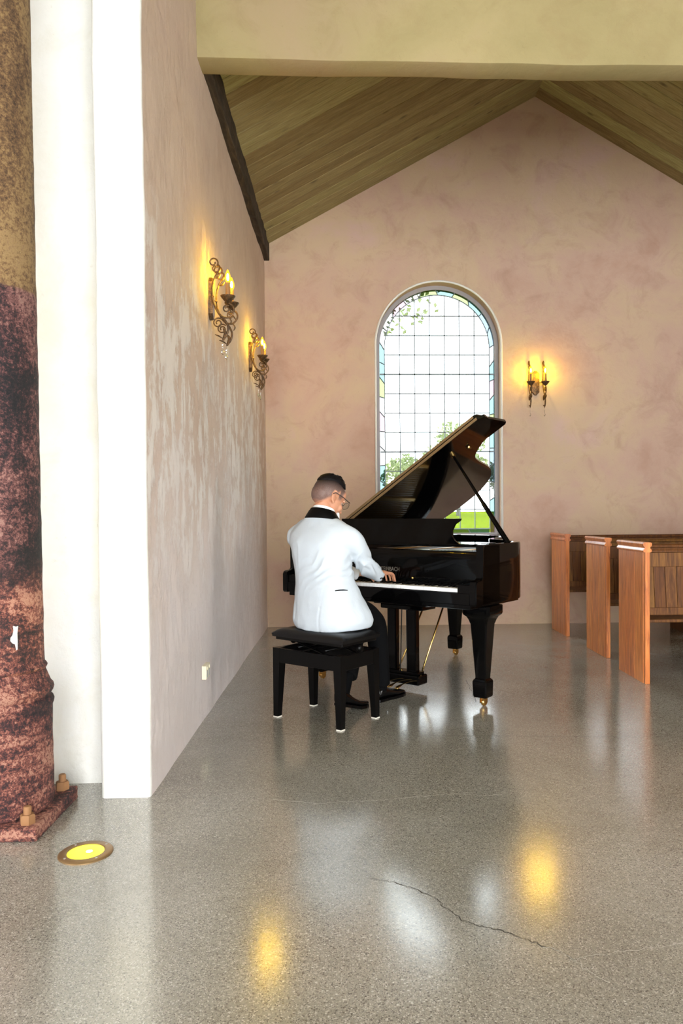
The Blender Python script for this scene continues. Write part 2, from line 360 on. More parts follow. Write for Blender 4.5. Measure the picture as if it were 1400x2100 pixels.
strip([(0.514, 1.958), (0.548, 1.93), (0.573, 1.888), (0.595, 1.84), (0.629, 1.797)], .003, 'crack', M_crackl)
strip([(-0.306, 3.028), (-0.147, 2.978), (-0.032, 2.986), (0.104, 2.993), (0.223, 3.017), (0.364, 3.04), (0.445, 3.051), (0.539, 3.019), (0.62, 3.025)], .004, 'crack', M_crackl)
strip([(0.548, 1.889), (0.617, 1.907), (0.726, 1.927), (0.881, 1.955)], .0025, 'crack', M_crackl)
strip([(0.80, 5.108), (0.785, 4.76), (0.765, 4.514)], .004, 'crack', M_crackd)
strip([(-0.45, 3.932), (1.663, 3.743), (3.0, 3.62)], .003, 'floor_joint', M_crackd, .0005, 3)

# header beam and wall above the arch
bm = bmesh.new()
def header():
    x0, x1, y0, y1, z0 = XW-.05, 7.2, 4.241, 4.424, 3.662; n = 130; prof = []
    for i in range(n+1):
        x = x0+(x1-x0)*i/n; r = []
        for (y, z) in ((y0, 6.6), (y0, 4.6), (y0, 4.0), (y0, z0+.03), (y0+.012, z0+.004), (y0+.03, z0), (y1-.03, z0), (y1-.01, z0+.006), (y1, z0+.03), (y1, 6.6)):
            p = Vector((x, y, z)); q = p+nv(p, 2.4)*.009; q.z = q.z-.010*max(0, x-2.2); q.x = x; r.append(bm.verts.new(q))
        prof.append(r)
    for a_, b_ in zip(prof, prof[1:]):
        for j in range(len(a_)-1): bm.faces.new((a_[j], a_[j+1], b_[j+1], b_[j]))
header(); structure(obj('wall_front', bm, M_beam, auto=50))

# sloped plank ceiling
ceil = structure(empty('ceiling', (1.933, 4.42, 5.338)))
APX, APZ = 1.933, 5.345
def plank_mesh(x1, z1, side):
    b_ = bmesh.new(); d = Vector((x1-APX, 0, z1-APZ)); L = d.length; w = .1685
    box(b_, -.01, L, 0, w-.004, -.0, .02, .006)
    ang = math.atan2(d.z, d.x); Mx = Matrix.Rotation(-ang, 4, 'Y')
    for v in b_.verts: v.co = Vector((v.co.x, v.co.y, v.co.z if d.x > 0 else -v.co.z))
    me = bpy.data.meshes.new('plank'); bmesh.ops.recalc_face_normals(b_, faces=b_.faces); b_.to_mesh(me); b_.free(); me.materials.append(M_pine)
    return me, -ang
LE = (-.83, 3.812); RE = (4.95, 3.605)
for (x1, z1) in (LE, RE):
    me, ang = plank_mesh(x1, z1, 0)
    for k in range(20):
        o = link('plank', me, ceil); o.location = (0, k*.1685-.14, 0); o.rotation_euler = (random.uniform(-.006, .006), ang, 0)
bm = bmesh.new()
for (x1, z1) in (LE, RE):
    d = Vector((x1-APX, 0, z1-APZ)).normalized(); nn = Vector((-d.z, 0, d.x)); nn = nn if nn.z > 0 else -nn
    p = [Vector((APX, 0, APZ))+nn*.03-d*.2, Vector((x1, 0, z1))+nn*.03+d*.3]
    vs = [bm.verts.new((q.x, y, q.z)) for q in p for y in (4.3, YB+.4)]; bm.faces.new((vs[0], vs[1], vs[3], vs[2]))
structure(obj('roof', bm, M_pewback))
# dark eave timber along the left wall
bm = bmesh.new(); r = []
for i in range(61):
    y = 4.38+(YB-4.38)*i/60; c = []
    for (x, z) in ((XW-.03, 3.676), (XW+.049, 3.672), (XW+.053, 3.68), (XW+.050, 3.86), (XW-.03, 3.86)):
        q = Vector((x, y, z)); e = nv(q, 9)*.008; c.append(Vector((x+e.x, y, z+e.z)))
    r.append(c)
rings(bm, r); structure(obj('trim_1', bm, M_tarred))
# the parts of the hall behind the camera and off to the right
bm = bmesh.new(); box(bm, 4.8, 5.0, 4.42, YB+.3, 0, 4.0); structure(obj('wall_right', bm, M_pink))
bm = bmesh.new(); box(bm, 7.0, 7.2, -4.2, 4.3, 0, 6.6); structure(obj('wall_nave_right', bm, M_beam))
bm = bmesh.new(); box(bm, -4.2, 7.2, -4.2, 4.42, 6.6, 6.8); structure(obj('ceiling_nave', bm, M_pine))
bm = bmesh.new()
box(bm, -4.2, -1.4, -4.2, -4.0, 0, 6.6); box(bm, 3.8, 7.2, -4.2, -4.0, 0, 6.6); box(bm, -1.4, 3.8, -4.2, -4.0, 3.6, 6.6)
structure(obj('wall_entrance', bm, M_beam))
bm = bmesh.new(); box(bm, 5.0, 7.2, 4.24, 4.42, 0, 4.0); structure(obj('wall_return', bm, M_cream))

# ------------------------------------------------------------------ window
win = structure(empty('window_1', (WC, YB+.15, WZ0)))
def wv(x, z, y=0.0): return Vector((x-WC, y, z-WZ0))
def arch_ring(bm_, r_out, r_in, y0, y1, z_out, z_in, spr=SPR, n=40):
    a_ = arch(WC, r_out, spr, z_out, n); b_ = arch(WC, r_in, spr, z_in, n)
    A0 = [bm_.verts.new(wv(x, z, y0)) for x, z in a_]; B0 = [bm_.verts.new(wv(x, z, y0)) for x, z in b_]
    A1 = [bm_.verts.new(wv(x, z, y1)) for x, z in a_]; B1 = [bm_.verts.new(wv(x, z, y1)) for x, z in b_]
    k = len(a_)
    for i in range(k):
        j = (i+1) % k
        bm_.faces.new((A0[i], A0[j], B0[j], B0[i])); bm_.faces.new((A1[i], A1[j], B1[j], B1[i])); bm_.faces.new((B0[i], B0[j], B1[j], B1[i])); bm_.faces.new((A0[i], A0[j], A1[j], A1[i]))
bm = bmesh.new(); arch_ring(bm, WR, WR-.042, -.012, .05, WZ0, WZ0+.03); obj('window_frame', bm, M_frame, win, auto=40)
bm = bmesh.new(); tube(bm, [wv(x, z, -.152) for x, z in arch(WC, WR+.004, SPR, WZ0)], .011, 8); obj('plaster_bead', bm, M_cream, win, smooth=True)
bm = bmesh.new(); box(bm, -WR-.03, WR+.03, -.19, .0, -.035, .004, .006); obj('window_sill', bm, M_frame, win)
RG = WR-.042; RI = RG-.054; ZG0 = WZ0+.03; ZI0 = .9726
inner = arch(WC, RI, SPR, ZI0, 48)
def clip(poly, axis, val, keep_less):
    out = []
    for i in range(len(poly)):
        p, q = poly[i], poly[(i+1) % len(poly)]; ip = (p[axis] <= val) == keep_less; iq = (q[axis] <= val) == keep_less
        if ip: out.append(p)
        if ip != iq:
            t = (val-p[axis])/(q[axis]-p[axis]); out.append((p[0]+(q[0]-p[0])*t, p[1]+(q[1]-p[1])*t))
    return out
cw = 2*RI/7; rh = .1993
for i in range(7):
    for j in range(13):
        x0, z0 = WC-RI+i*cw, ZI0+j*rh
        pl = clip(clip(clip(clip(inner, 0, x0+.002, False), 0, x0+cw-.002, True), 1, z0+.002, False), 1, z0+rh-.002, True)
        if len(pl) < 3: continue
        b_ = bmesh.new(); prism(b_, [(x-WC, z-WZ0) for x, z in pl], -.002, .002, lambda x, z, d: Vector((x, d, z))); obj('pane', b_, M_pane, win)
bm = bmesh.new()
def seg_in(axis, val):
    s = []
    for i in range(len(inner)):
        p, q = inner[i], inner[(i+1) % len(inner)]
        if (p[axis]-val)*(q[axis]-val) < 0:
            t = (val-p[axis])/(q[axis]-p[axis]); s.append(p[1-axis]+(q[1-axis]-p[1-axis])*t)
    return (min(s), max(s)) if len(s) >= 2 else None
for i in range(1, 7):
    x = WC-RI+i*cw; s = seg_in(0, x)
    b_ = bmesh.new(); box(b_, x-WC-.005, x-WC+.005, -.006, .006, s[0]-WZ0, s[1]-WZ0); obj('lead_came', b_, M_lead, win)
for j in range(1, 12):
    z = ZI0+j*rh; s = seg_in(1, z+1e-5); w = .0068 if j in (4, 8) else .005; e = .05 if j in (4, 8) else 0
    b_ = bmesh.new(); box(b_, s[0]-WC-e, s[1]-WC+e, -.006, .006, z-WZ0-w, z-WZ0+w); obj('lead_came', b_, M_lead, win)
bm = bmesh.new(); arch_ring(bm, RI+.005, RI-.004, -.006, .006, ZI0-.006, ZI0+.005, n=48); obj('lead_came', bm, M_lead, win)
# coloured border quarries
def along(r, z0):
    P = [Vector((x, z)) for x, z in arch(WC, r, SPR, z0, 60)]; return P
def at_len(P, s):
    for a_, b_ in zip(P, P[1:]):
        L = (b_-a_).length
        if s <= L: return a_+(b_-a_)*(s/L)
        s -= L
    return P[-1]
Po, Pi = along(RG, ZG0), along(RI+.004, ZG0); Lo = sum((b_-a_).length for a_, b_ in zip(Po, Po[1:])); Li = sum((b_-a_).length for a_, b_ in zip(Pi, Pi[1:]))
nb = 32; cuts = []
for k in range(nb+1):
    t = k/nb; sl = (.012 if k % 2 else -.012) if 0 < k < nb else 0; cuts.append((t*Lo+sl, t*Li-sl))
bm_l = None; rb = random.Random(4)
for k in range(nb):
    n_s = 5; o_ = [at_len(Po, cuts[k][0]+(cuts[k+1][0]-cuts[k][0])*i/n_s) for i in range(n_s+1)]; i_ = [at_len(Pi, cuts[k][1]+(cuts[k+1][1]-cuts[k][1])*i/n_s) for i in range(n_s+1)]
    poly = [(p.x-WC, p.y-WZ0) for p in o_]+[(p.x-WC, p.y-WZ0) for p in reversed(i_)]
    b_ = bmesh.new(); prism(b_, poly, -.002, .002, lambda x, z, d: Vector((x, d, z)))
    obj('border_pane', b_, M_panes[[3, 0, 3, 1, 3, 2, 0, 3, 4][(k*5+k//7) % 9] if k < 17 else [0, 4, 0, 2, 4, 1, 0, 3][(k*3) % 8]], win)
    if k:
        b_ = bmesh.new(); p, q = o_[0], i_[0]; tube(b_, [wv(p.x, p.y, 0), wv(q.x, q.y, 0)], .0055, 6); obj('lead_came', b_, M_lead, win)
for k in range(5):
    x0 = WC-RI+2*RI*k/5; x1 = x0+2*RI/5; s0 = .012*(-1)**k if k else 0; s1 = .012*(-1)**(k+1) if k < 4 else 0
    b_ = bmesh.new(); prism(b_, [(x0+s0-WC, ZG0-WZ0), (x1+s1-WC, ZG0-WZ0), (x1-s1-WC, ZI0-.004-WZ0), (x0-s0-WC, ZI0-.004-WZ0)], -.002, .002, lambda x, z, d: Vector((x, d, z))); obj('border_pane', b_, M_panes[[2, 3, 1, 2, 0][k]], win)
    if k: b_ = bmesh.new(); tube(b_, [wv(x0+s0, ZG0, 0), wv(x0-s0, ZI0, 0)], .0055, 6); obj('lead_came', b_, M_lead, win)

# ------------------------------------------------------------------ outdoors
bm = bmesh.new()
ys = [YB+.33, 9, 14, 20, 28, 36, 44, 60, 90]; zs = [-.05, -.04, .12, .36, .62, .86, 1.0, 1.1, 1.15]
r = [[bm.verts.new((x, y, z)) for x in (-40, -10, 0, 10, 25, 60)] for y, z in zip(ys, zs)]
for a_, b_ in zip(r, r[1:]):
    for i in range(5): bm.faces.new((a_[i], a_[i+1], b_[i+1], b_[i]))
structure(obj('ground_lawn', bm, M_grass, smooth=True))
bm = bmesh.new(); c_ = [(-30, 23, .46), (0, 22.5, .445), (20, 22, .43), (40, 21.6, .42)]
v0 = [bm.verts.new((x, y, z)) for x, y, z in c_]; v1 = [bm.verts.new((x, y+1.6, z+.055)) for x, y, z in c_]
for i in range(3): bm.faces.new((v0[i], v0[i+1], v1[i+1], v1[i]))
structure(obj('garden_path', bm, M_path))
def tree(x, y, z, h, w, nleaf, leaf, label, seed, crown_lo=.25, trunk=.12, lean=(0, 0)):
    rr = random.Random(seed); t = empty('tree', (x, y, z)); tag(t, label, 'tree')
    b_ = bmesh.new(); tube(b_, [(0, 0, -.1), (.05*h*.2, 0, h*.3), (lean[0]*.6, lean[1]*.6, h*.75)], [trunk, trunk*.75, trunk*.25], 8)
    for k in range(7):
        a_ = rr.uniform(0, 2*PI); z0 = h*rr.uniform(.3, .6); q = Vector((math.cos(a_)*w*.6, math.sin(a_)*w*.6, z0+h*.22)); tube(b_, [(0, 0, z0), q*.5+Vector((0, 0, z0*.5)), q], [trunk*.35, trunk*.25, trunk*.08], 5)
    obj('trunk', b_, M_bark, t, smooth=True); b_ = bmesh.new()
    blobs = [(Vector((rr.gauss(0, w*.38)+lean[0], rr.gauss(0, w*.38)+lean[1], h*rr.uniform(crown_lo+.1, .86))), w*rr.uniform(.28, .5)) for _ in range(16)]
    for k in range(nleaf):
        c, rd = rr.choice(blobs); d = Vector((rr.gauss(0, 1), rr.gauss(0, 1), rr.gauss(0, .8))).normalized()*rd*rr.uniform(.55, 1.0)
        p = c+d; q = Vector((rr.uniform(-1, 1), rr.uniform(-1, 1), rr.uniform(-1, 1))).normalized(); s = q.cross(Vector((.3, .5, .8))).normalized()*leaf*.45; q *= leaf*.8
        b_.faces.new([b_.verts.new(p-q), b_.verts.new(p+s), b_.verts.new(p+q), b_.verts.new(p-s)])
    f = obj('foliage', b_, M_leaf, t, recalc=False); f['kind'] = 'stuff'
tree(5.9, 40, .94, 5.0, 1.9, 3600, .16, 'tallest rounded pale green tree beyond the lawn seen right in the arched window', 1)
tree(3.1, 38, .90, 3.2, 1.1, 1700, .14, 'small loose pale tree beyond the lawn seen left in the arched window', 2)
tree(9.8, 47, 1.02, 3.6, 1.3, 2200, .15, 'pale bush-like tree beyond the lawn at the right edge of the window', 3)
tree(4.6, 52, 1.05, 3.0, 1.5, 1900, .15, 'low pale tree beyond the lawn between two taller trees', 5)
tree(-1.0, 11.6, .03, 5.4, .75, 150, .07, 'near tree whose yellow-green leaves show in the left of the window arch', 8, .66, .07, (1.75, 0))

# ------------------------------------------------------------------ iron column
CX, CY = -1.312, 2.89
colm = tag(empty('iron_column', (CX, CY, 0)), 'peeling rusted cast iron column with flaking dark and red paint, left edge', 'column')
bm = bmesh.new()
prof = [(.150, .05), (.180, .052), (.186, .075), (.184, .12), (.182, .30), (.181, .425), (.186, .437), (.188, .447), (.184, .458), (.176, .464), (.178, .472), (.185, .482), (.189, .494), (.186, .506), (.178, .514), (.174, .522), (.160, .560), (.156, .566), (.163, .571), (.166, .578), (.162, .586), (.156, .592), (.155, .62)]
prof += [(.155-.0015*k, .62+k*.25) for k in range(1, 24)]
prof = [p for p in prof]; dense = []
for (r0, z0), (r1, z1) in zip(prof, prof[1:]):
    k = max(1, int((z1-z0)/.03))
    for i in range(k): dense.append((r0+(r1-r0)*i/k, z0+(z1-z0)*i/k))
dense.append(prof[-1])
lathe(bm, dense, 72)
for v in bm.verts:
    v.co += Vector((v.co.x, v.co.y, 0)).normalized()*(noise.noise(v.co*14)*.0022+noise.noise(v.co*37)*.0012)
obj('shaft', bm, M_iron, colm, auto=50)
bm = bmesh.new(); box(bm, -.212, .212, -.208, .208, 0, .05, .006)
bmesh.ops.subdivide_edges(bm, edges=bm.edges[:], cuts=4, use_grid_fill=True)
for v in bm.verts: v.co += nv(v.co, 12)*.0035*(1 if v.co.z > .01 else 0)
bp = obj('base_plate', bm, M_iron, colm, auto=40)
for (x, y) in ((.165, -.165), (.165, .165)):
    bm = bmesh.new(); lathe(bm, [(.026, .05), (.027, .054), (.027, .078), (.023, .084)], 6, (x, y, 0)); lathe(bm, [(.014, .08), (.014, .108), (.011, .112)], 12, (x, y, 0)); obj('bolt', bm, M_rustbolt, colm, auto=40)
bm = bmesh.new()
chip = [(-.2, 1), (.5, .9), (1, .95), (.75, .35), (.8, -.3), (.75, -.95), (.45, -1), (.2, -.5), (-.35, -.42), (-.85, -.2), (-.8, .05), (-.35, .25), (-.1, .6)]
prism(bm, chip, 0, .0018, lambda a_, b_, d: Vector((math.cos(-.83+a_*.095)*(.1565+d), math.sin(-.83+a_*.095)*(.1565+d), .705+b_*.045)))
obj('paint_chip', bm, M_chip, colm)['label'] = 'bare white patch'
# in-ground uplight
ul = tag(empty('ground_light', (-.896, 2.585, 0)), 'round bronze in-floor uplight glowing yellow, set beside the iron column', 'light')
bm = bmesh.new(); prof = [(.060, .0), (.060, .004), (.063, .007), (.084, .0065), (.089, .003), (.089, .0)]
lathe(bm, prof, 48)
for f in [f for f in bm.faces if len(f.verts) > 4]: bm.faces.remove(f)
obj('bezel', bm, M_bronze, ul, auto=40)
bm = bmesh.new(); lathe(bm, [(.0602, .0005), (.0602, .0045), (.05, .0058), (.02, .0062)], 40); obj('lens', bm, M_lens, ul, auto=40)
bm = bmesh.new(); sphere(bm, (.012, .0, .006), (.011, .011, .003)); obj('lamp', bm, M_lenscore, ul, smooth=True)
for k in range(4):
    bm = bmesh.new(); a_ = PI/4+k*PI/2; lathe(bm, [(.0045, .006), (.0045, .0078), (.002, .008)], 8, (.074*math.cos(a_), .074*math.sin(a_), 0)); obj('screw', bm, M_steel, ul)
def uplamp(name, loc, target, power, cone):
    l = bpy.data.lights.new(name, 'SPOT'); l.energy = power; l.color = (1.0, .80, .28); l.spot_size = math.radians(cone); l.spot_blend = .8; l.shadow_soft_size = .04
    o = bpy.data.objects.new(name, l); COL.objects.link(o); o.location = loc; o.rotation_euler = (Vector(target)-Vector(loc)).to_track_quat('-Z', 'Y').to_euler()
uplamp('uplight_beam', (-.896, 2.585, .03), (-.55, 3.3, 4.0), 30, 80)
uplamp('uplight_beam', (4.7, 2.585, .03), (3.0, 3.9, 4.0), 22, 85)
# power outlet on the left wall
ot = tag(empty('power_outlet', (XW, 4.257, .268)), 'cream double power outlet low on the left wall', 'outlet')
bm = bmesh.new(); box(bm, -.008, .022, -.058, .058, -.038, .038, .004); obj('housing', bm, M_outlet, ot)
for s in (-1, 1):
    bm = bmesh.new(); box(bm, .021, .0235, s*.03-.018, s*.03+.018, -.03, .008, .001); obj('socket', bm, M_grey, ot)
    bm = bmesh.new(); box(bm, .021, .027, s*.03-.006, s*.03+.006, .014, .030, .002); obj('rocker_switch', bm, M_outlet, ot)

# ------------------------------------------------------------------ wall sconces
def make_sconce(label):
    t = tag(empty('wall_sconce', (0, 0, 0)), label, 'wall lamp', 'wrought iron twin candle wall lamps')
    # local: x along the wall, y out of the wall, z up; 0 = centre of the back plate
    bm = bmesh.new(); w, h, c = .040, .124, .030
    poly = [(-w, -h+c), (-w+c, -h), (w-c, -h), (w, -h+c), (w, h-c), (w-c, h), (-w+c, h), (-w, h-c)]
    a_ = [[Vector((x*k, y, z*(1-(1-k)*.3))) for x, z in poly] for k, y in ((1, -.004), (1, .012), (.9, .021), (.55, .024))]
    rings(bm, a_); obj('back_plate', bm, M_wrought, t, auto=35)
    for s in (-1, 1):
        x = s*.073
        arm = None; bm = bmesh.new()
        tube(bm, [(s*.03, .018, 0), (s*.055, .03, 0), (x, .026, 0)], .005, 6)
        main = spline([(x, .060, .135), (x, .040, .100), (x, .026, .05), (x, .0245, 0), (x, .033, -.045), (x, .057, -.098), (x, .086, -.124), (x, .119, -.128), (x, .143, -.107), (x, .151, -.083), (x, .143, -.06), (x, .128, -.05), (x, .117, -.04)], 5)
        tube(bm, main, [.0055]*len(main), 7); arm = obj('arm', bm, M_wrought, t, smooth=True)
        def curl(c, r0, a0, turns, rad=.0048, r1=.35):
            n = 26; return [(x, c[0]+r0*(1-(1-r1)*k/n)*math.cos(a0+turns*2*PI*k/n), c[1]+r0*(1-(1-r1)*k/n)*math.sin(a0+turns*2*PI*k/n)) for k in range(n+1)]
        bm = bmesh.new(); tube(bm, curl((.034, .192), .029, -.7, 1.15), .0048, 6); tube(bm, curl((.046, .160), .026, -.2, -.8), .0040, 6)
        tube(bm, spline([(x, .060, .135), (x, .071, .165), (x, .058, .182)], 5), [.005]*11, 6); obj('scroll', bm, M_wrought, arm, smooth=True)
        bm = bmesh.new(); tube(bm, curl((.108, -.078), .022, .9, 1.3), .0046, 6); obj('scroll', bm, M_wrought, arm, smooth=True)
        bm = bmesh.new(); low = spline([(x, .062, -.104), (x, .095, -.14), (x, .112, -.17), (x, .116, -.2), (x, .104, -.235), (x, .083, -.262)], 5); tube(bm, low, [.0065]*20+[.0065-.0009*k for k in range(len(low)-20)], 7)
        tube(bm, curl((.058, -.160), .030, .75, 1.5, .0046, .3), .0046, 6); obj('scroll', bm, M_wrought, arm, smooth=True)
        # acanthus leaves
        for pts in ([(.062, .13), (.074, .152), (.066, .176)], [(.045, .10), (.066, .108), (.076, .128)], [(.085, -.262), (.10, -.222), (.086, -.19)], [(.083, -.25), (.060, -.235), (.038, -.228)], [(.12, -.125), (.135, -.15), (.125, -.172)], [(.143, -.107), (.128, -.085), (.118, -.064)]):
            bm = bmesh.new(); P = spline([(x, y, z) for y, z in pts], 5); n = len(P); tube(bm, P, [.0015+.0085*math.sin(PI*min(1, .12+.88*k/(n-1))) for k in range(n)], 6, .45); obj('leaf', bm, M_wrought, arm, smooth=True)
        bm = bmesh.new(); lathe(bm, [(.006, -.045), (.012, -.04), (.020, -.034), (.034, -.018), (.043, -.006), (.044, -.003), (.041, -.003), (.032, -.013), (.014, -.018)], 20, (x, .117, 0)); obj('drip_pan', bm, M_wrought, arm, auto=50)
        bm = bmesh.new(); lathe(bm, [(.0135, -.018), (.0135, .072), (.011, .076)], 14, (x, .117, 0)); obj('candle_sleeve', bm, M_wax, arm, auto=40)
        fl = [(.008, .076), (.012, .082), (.0165, .094), (.0175, .104), (.0155, .118), (.010, .134), (.004, .148), (.001, .152)]
        bm = bmesh.new(); lathe(bm, fl, 14, (x, .117, 0)); bulb = obj('bulb', bm, M_bulb, arm, smooth=True)
        bm = bmesh.new(); lathe(bm, [(.003, .088), (.0065, .095), (.0075, .105), (.0055, .118), (.002, .128)], 10, (x, .117, 0)); obj('bulb_core', bm, M_core, arm, smooth=True)
        bm = bmesh.new(); yc, zc = .083, -.262
        tube(bm, [(x, yc, zc), (x, yc, zc-.02)], .0012, 4)
        for dz, rr_, hh in ((-.026, .005, .006), (-.040, .0045, .006), (-.066, .0095, .02)):
            lathe(bm, [(.0008, -hh), (rr_*.8, -hh*.45), (rr_, -hh*.1), (rr_*.55, hh*.5), (.0008, hh)], 6, (x, yc, zc+dz))
        obj('crystal_drop', bm, M_crystal, arm)
    return t
def copy_tree(o, parent=None):
    c = o.copy(); COL.objects.link(c); c.parent = parent
    for ch in o.children: copy_tree(ch, c)
    return c
s1 = make_sconce('twin candle wall lamp on left wall, nearer one, higher up beside white pier')
s2 = copy_tree(s1); s2['label'] = 'twin candle wall lamp on left wall, farther one, close to the back corner'
s3 = copy_tree(s1); s3['label'] = 'twin candle wall lamp on the back wall right of the arched window'
s1.location = (XW+.004, 4.55, 2.425); s1.rotation_euler = (0, 0, -PI/2)
s2.location = (XW+.004, 6.36, 2.452); s2.rotation_euler = (0, 0, -PI/2)
s3.location = (1.921, YB-.003, 2.45); s3.rotation_euler = (0, 0, PI)

# ------------------------------------------------------------------ pews
def make_pew(label):
    t = tag(empty('pew', (0, 0, 0)), label, 'pew', 'oak pews along the right side'); L, D = 2.35, .475
    prof = [(0.0, 0), (D, 0), (D, .30), (D-.006, .42), (D, .50), (D, .875), (0, .875), (-.004, .86), (0.0, .45), (.006, .40), (-.002, .33), (0, .26)]
    for x0, nm in ((0, 'end_panel'), (L, 'end_panel')):
        # end panel of upright boards
        nb_ = 3
        ep = None
        bm = bmesh.new(); box(bm, x0+.003, x0+.036, -.004, .03, 0, .875, .004); ep = obj(nm, bm, M_pew, t)
        for k in range(nb_):
            y0 = .026+(D-.026)*k/nb_; y1 = .026+(D-.026)*(k+1)/nb_
            bm = bmesh.new(); box(bm, x0, x0+.034, y0+.0006, y1-.0006, 0, .875, .0022); obj('board', bm, M_pew, ep)
        bm = bmesh.new(); cp_ = [(-.006, .872), (-.012, .880), (-.010, .890), (-.002, .897), (-.002, .905), (-.010, .915), (-.014, .928), (-.006, .938), (.040, .938), (.048, .928), (.044, .915), (.036, .905), (.036, .897), (.044, .890), (.046, .880), (.040, .872)]
        prism(bm, cp_, -.010, D+.006, lambda x, z, d: Vector((x0+x, d, z))); obj('cap_moulding', bm, M_pew, ep, auto=50)
    bm = bmesh.new(); q = [(.0, .868), (-.008, .874), (-.008, .882), (.0, .890), (.002, .900), (-.010, .906), (-.012, .918), (-.004, .926), (.018, .928), (.034, .92), (.034, .868)]
    prism(bm, q, .036, L, lambda y, z, d: Vector((d, y+.008, z))); obj('top_rail', bm, M_pewback, t, auto=50)
    bm = bmesh.new(); box(bm, .036, L, .010, .036, .775, .872, .003); obj('back_rail', bm, M_pewback, t)
    bm = bmesh.new(); box(bm, .036, L, .006, .036, .455, .505, .003); obj('bottom_rail', bm, M_pewback, t)
    bw = .0765; k = 0; x = .036-.04
    while x < L:
        b_ = bmesh.new(); x0, x1 = max(.036, x+.0012), min(L, x+bw-.0012)
        if x1-x0 > .01: box(b_, x0, x1, .017, .031, .50, .78, .002); bo = obj('board', b_, M_pewback, t)
        for v in bo.data.vertices: v.co.x += (.64-v.co.z)*.045 if v.co.x > .05 and v.co.x < L-.02 else 0
        x += bw
    bm = bmesh.new(); box(bm, .036, L, .052, .452, .398, .420, .005); obj('seat', bm, M_pewback, t)
    bm = bmesh.new(); box(bm, L/2-.02, L/2+.02, .06, .43, 0, .398, .004); obj('seat_support', bm, M_pewback, t)
    return t
p3 = make_pew('nearest oak pew, its planked back lit warm brown, orange end panel')
p2 = copy_tree(p3); p2['label'] = 'middle oak pew of three, between nearest pew and the one by the back wall'
p1 = copy_tree(p3); p1['label'] = 'farthest oak pew standing close to the back wall, left of the other two'
p3.location = (1.955, 4.905, 0); p2.location = (2.004, 5.795, 0); p1.location = (1.992, 6.833, 0)

# ------------------------------------------------------------------ grand piano
PO = Vector((.121, 4.6025, 0)); PA = math.atan2(-.6386, .7697)
pn = tag(empty('grand_piano', PO, PA), 'glossy black grand piano with raised lid, in front of the arched window', 'piano')
RIM = [(.745, .10), (.745, .48), (.74, .55), (.70, .645), (.62, .75), (.52, .83), (.42, .895), (.345, .975), (.30, 1.10), (.265, 1.25), (.225, 1.38), (.15, 1.50), (.05, 1.59), (-.1, 1.66), (-.3, 1.69), (-.5, 1.67), (-.65, 1.59), (-.73, 1.47), (-.745, 1.35), (-.745, .10)]
def smooth2(P, keep=2):
    Q = P[:keep]+[(v.x, v.y) for v in spline([(x, y, 0) for x, y in P[keep-1:len(P)-1]], 4)][1:]+P[-1:]; return Q
RIMS = smooth2(RIM)
def offset(P, d):
    out = []
    for i, p in enumerate(P):
        a_ = Vector(P[max(i-1, 0)]); b_ = Vector(P[min(i+1, len(P)-1)]); t = (b_-a_).normalized(); out.append((p[0]-t.y*d, p[1]+t.x*d))
    return out
RIN = offset(RIMS, .045)
def shell(bm, A, B, prof):
    # prof: list of (blend 0..1 from outer to inner, z)
    rs = []
    for (a_, b_) in zip(A, B): rs.append([Vector((a_[0]+(b_[0]-a_[0])*k, a_[1]+(b_[1]-a_[1])*k, z)) for k, z in prof])
    rings(bm, rs)
bm = bmesh.new(); shell(bm, RIMS, RIN, [(0.03, .621), (0, .630), (0, .955), (.08, .963), (.92, .963), (1, .955), (1, .630), (.97, .621)])
case = obj('case', bm, M_black, pn, auto=40)
for s in (-1, 1):                                    # arms beside the keyboard
    bm = bmesh.new(); ap = [(.105, .621), (.03, .621), (.022, .632), (.022, .742), (.030, .757), (.045, .764), (.080, .766), (.093, .775), (.099, .795), (.101, .925), (.108, .948), (.125, .960), (.15, .963), (.30, .963), (.30, .621)]
    x0, x1 = s*.745, s*.700
    prism(bm, ap, min(x0, x1), max(x0, x1), lambda v, z, d: Vector((d, v, z))); bmesh.ops.recalc_face_normals(bm, faces=bm.faces)
    bmesh.ops.bevel(bm, geom=[e for e in bm.edges if e.is_manifold and e.calc_face_angle() > 1.2], offset=.005, segments=2, affect='EDGES'); obj('arm', bm, M_black, pn, auto=35)
    bm = bmesh.new(); box(bm, min(s*.615, s*.70), max(s*.615, s*.70), .035, .20, .66, .738, .005); obj('key_block', bm, M_black, pn)
bm = bmesh.new(); box(bm, -.70, .70, .04, .62, .600, .640, .004); obj('key_bed', bm, M_black, pn)
bm = bmesh.new(); box(bm, -.70, .70, .028, .048, .624, .690, .004); obj('key_slip', bm, M_black, pn)
bm = bmesh.new(); fb = [(.205, .712), (.200, .74), (.198, .86), (.203, .897), (.215, .911), (.245, .911), (.245, .712)]
prism(bm, fb, -.70, .70, lambda v, z, d: Vector((d, v, z))); fall = obj('fallboard', bm, M_black, pn, auto=40)
cu = bpy.data.curves.new('lettering', 'FONT'); cu.body = 'STEINBACH'; cu.size = .036; cu.align_x = 'CENTER'; cu.extrude = .0006; cu.space_character = 1.05
to = bpy.data.objects.new('tmp', cu); COL.objects.link(to); bpy.context.view_layer.update()
me = bpy.data.meshes.new_from_object(to.evaluated_get(bpy.context.evaluated_depsgraph_get())); bpy.data.objects.remove(to)
me.transform(Matrix.Translation((.02, .1975, .782)) @ Matrix.Rotation(PI/2, 4, 'X') @ Matrix.Diagonal((.8, 1, 1, 1))); me.materials.append(M_gold); me.name = 'lettering'; link('lettering', me, fall)
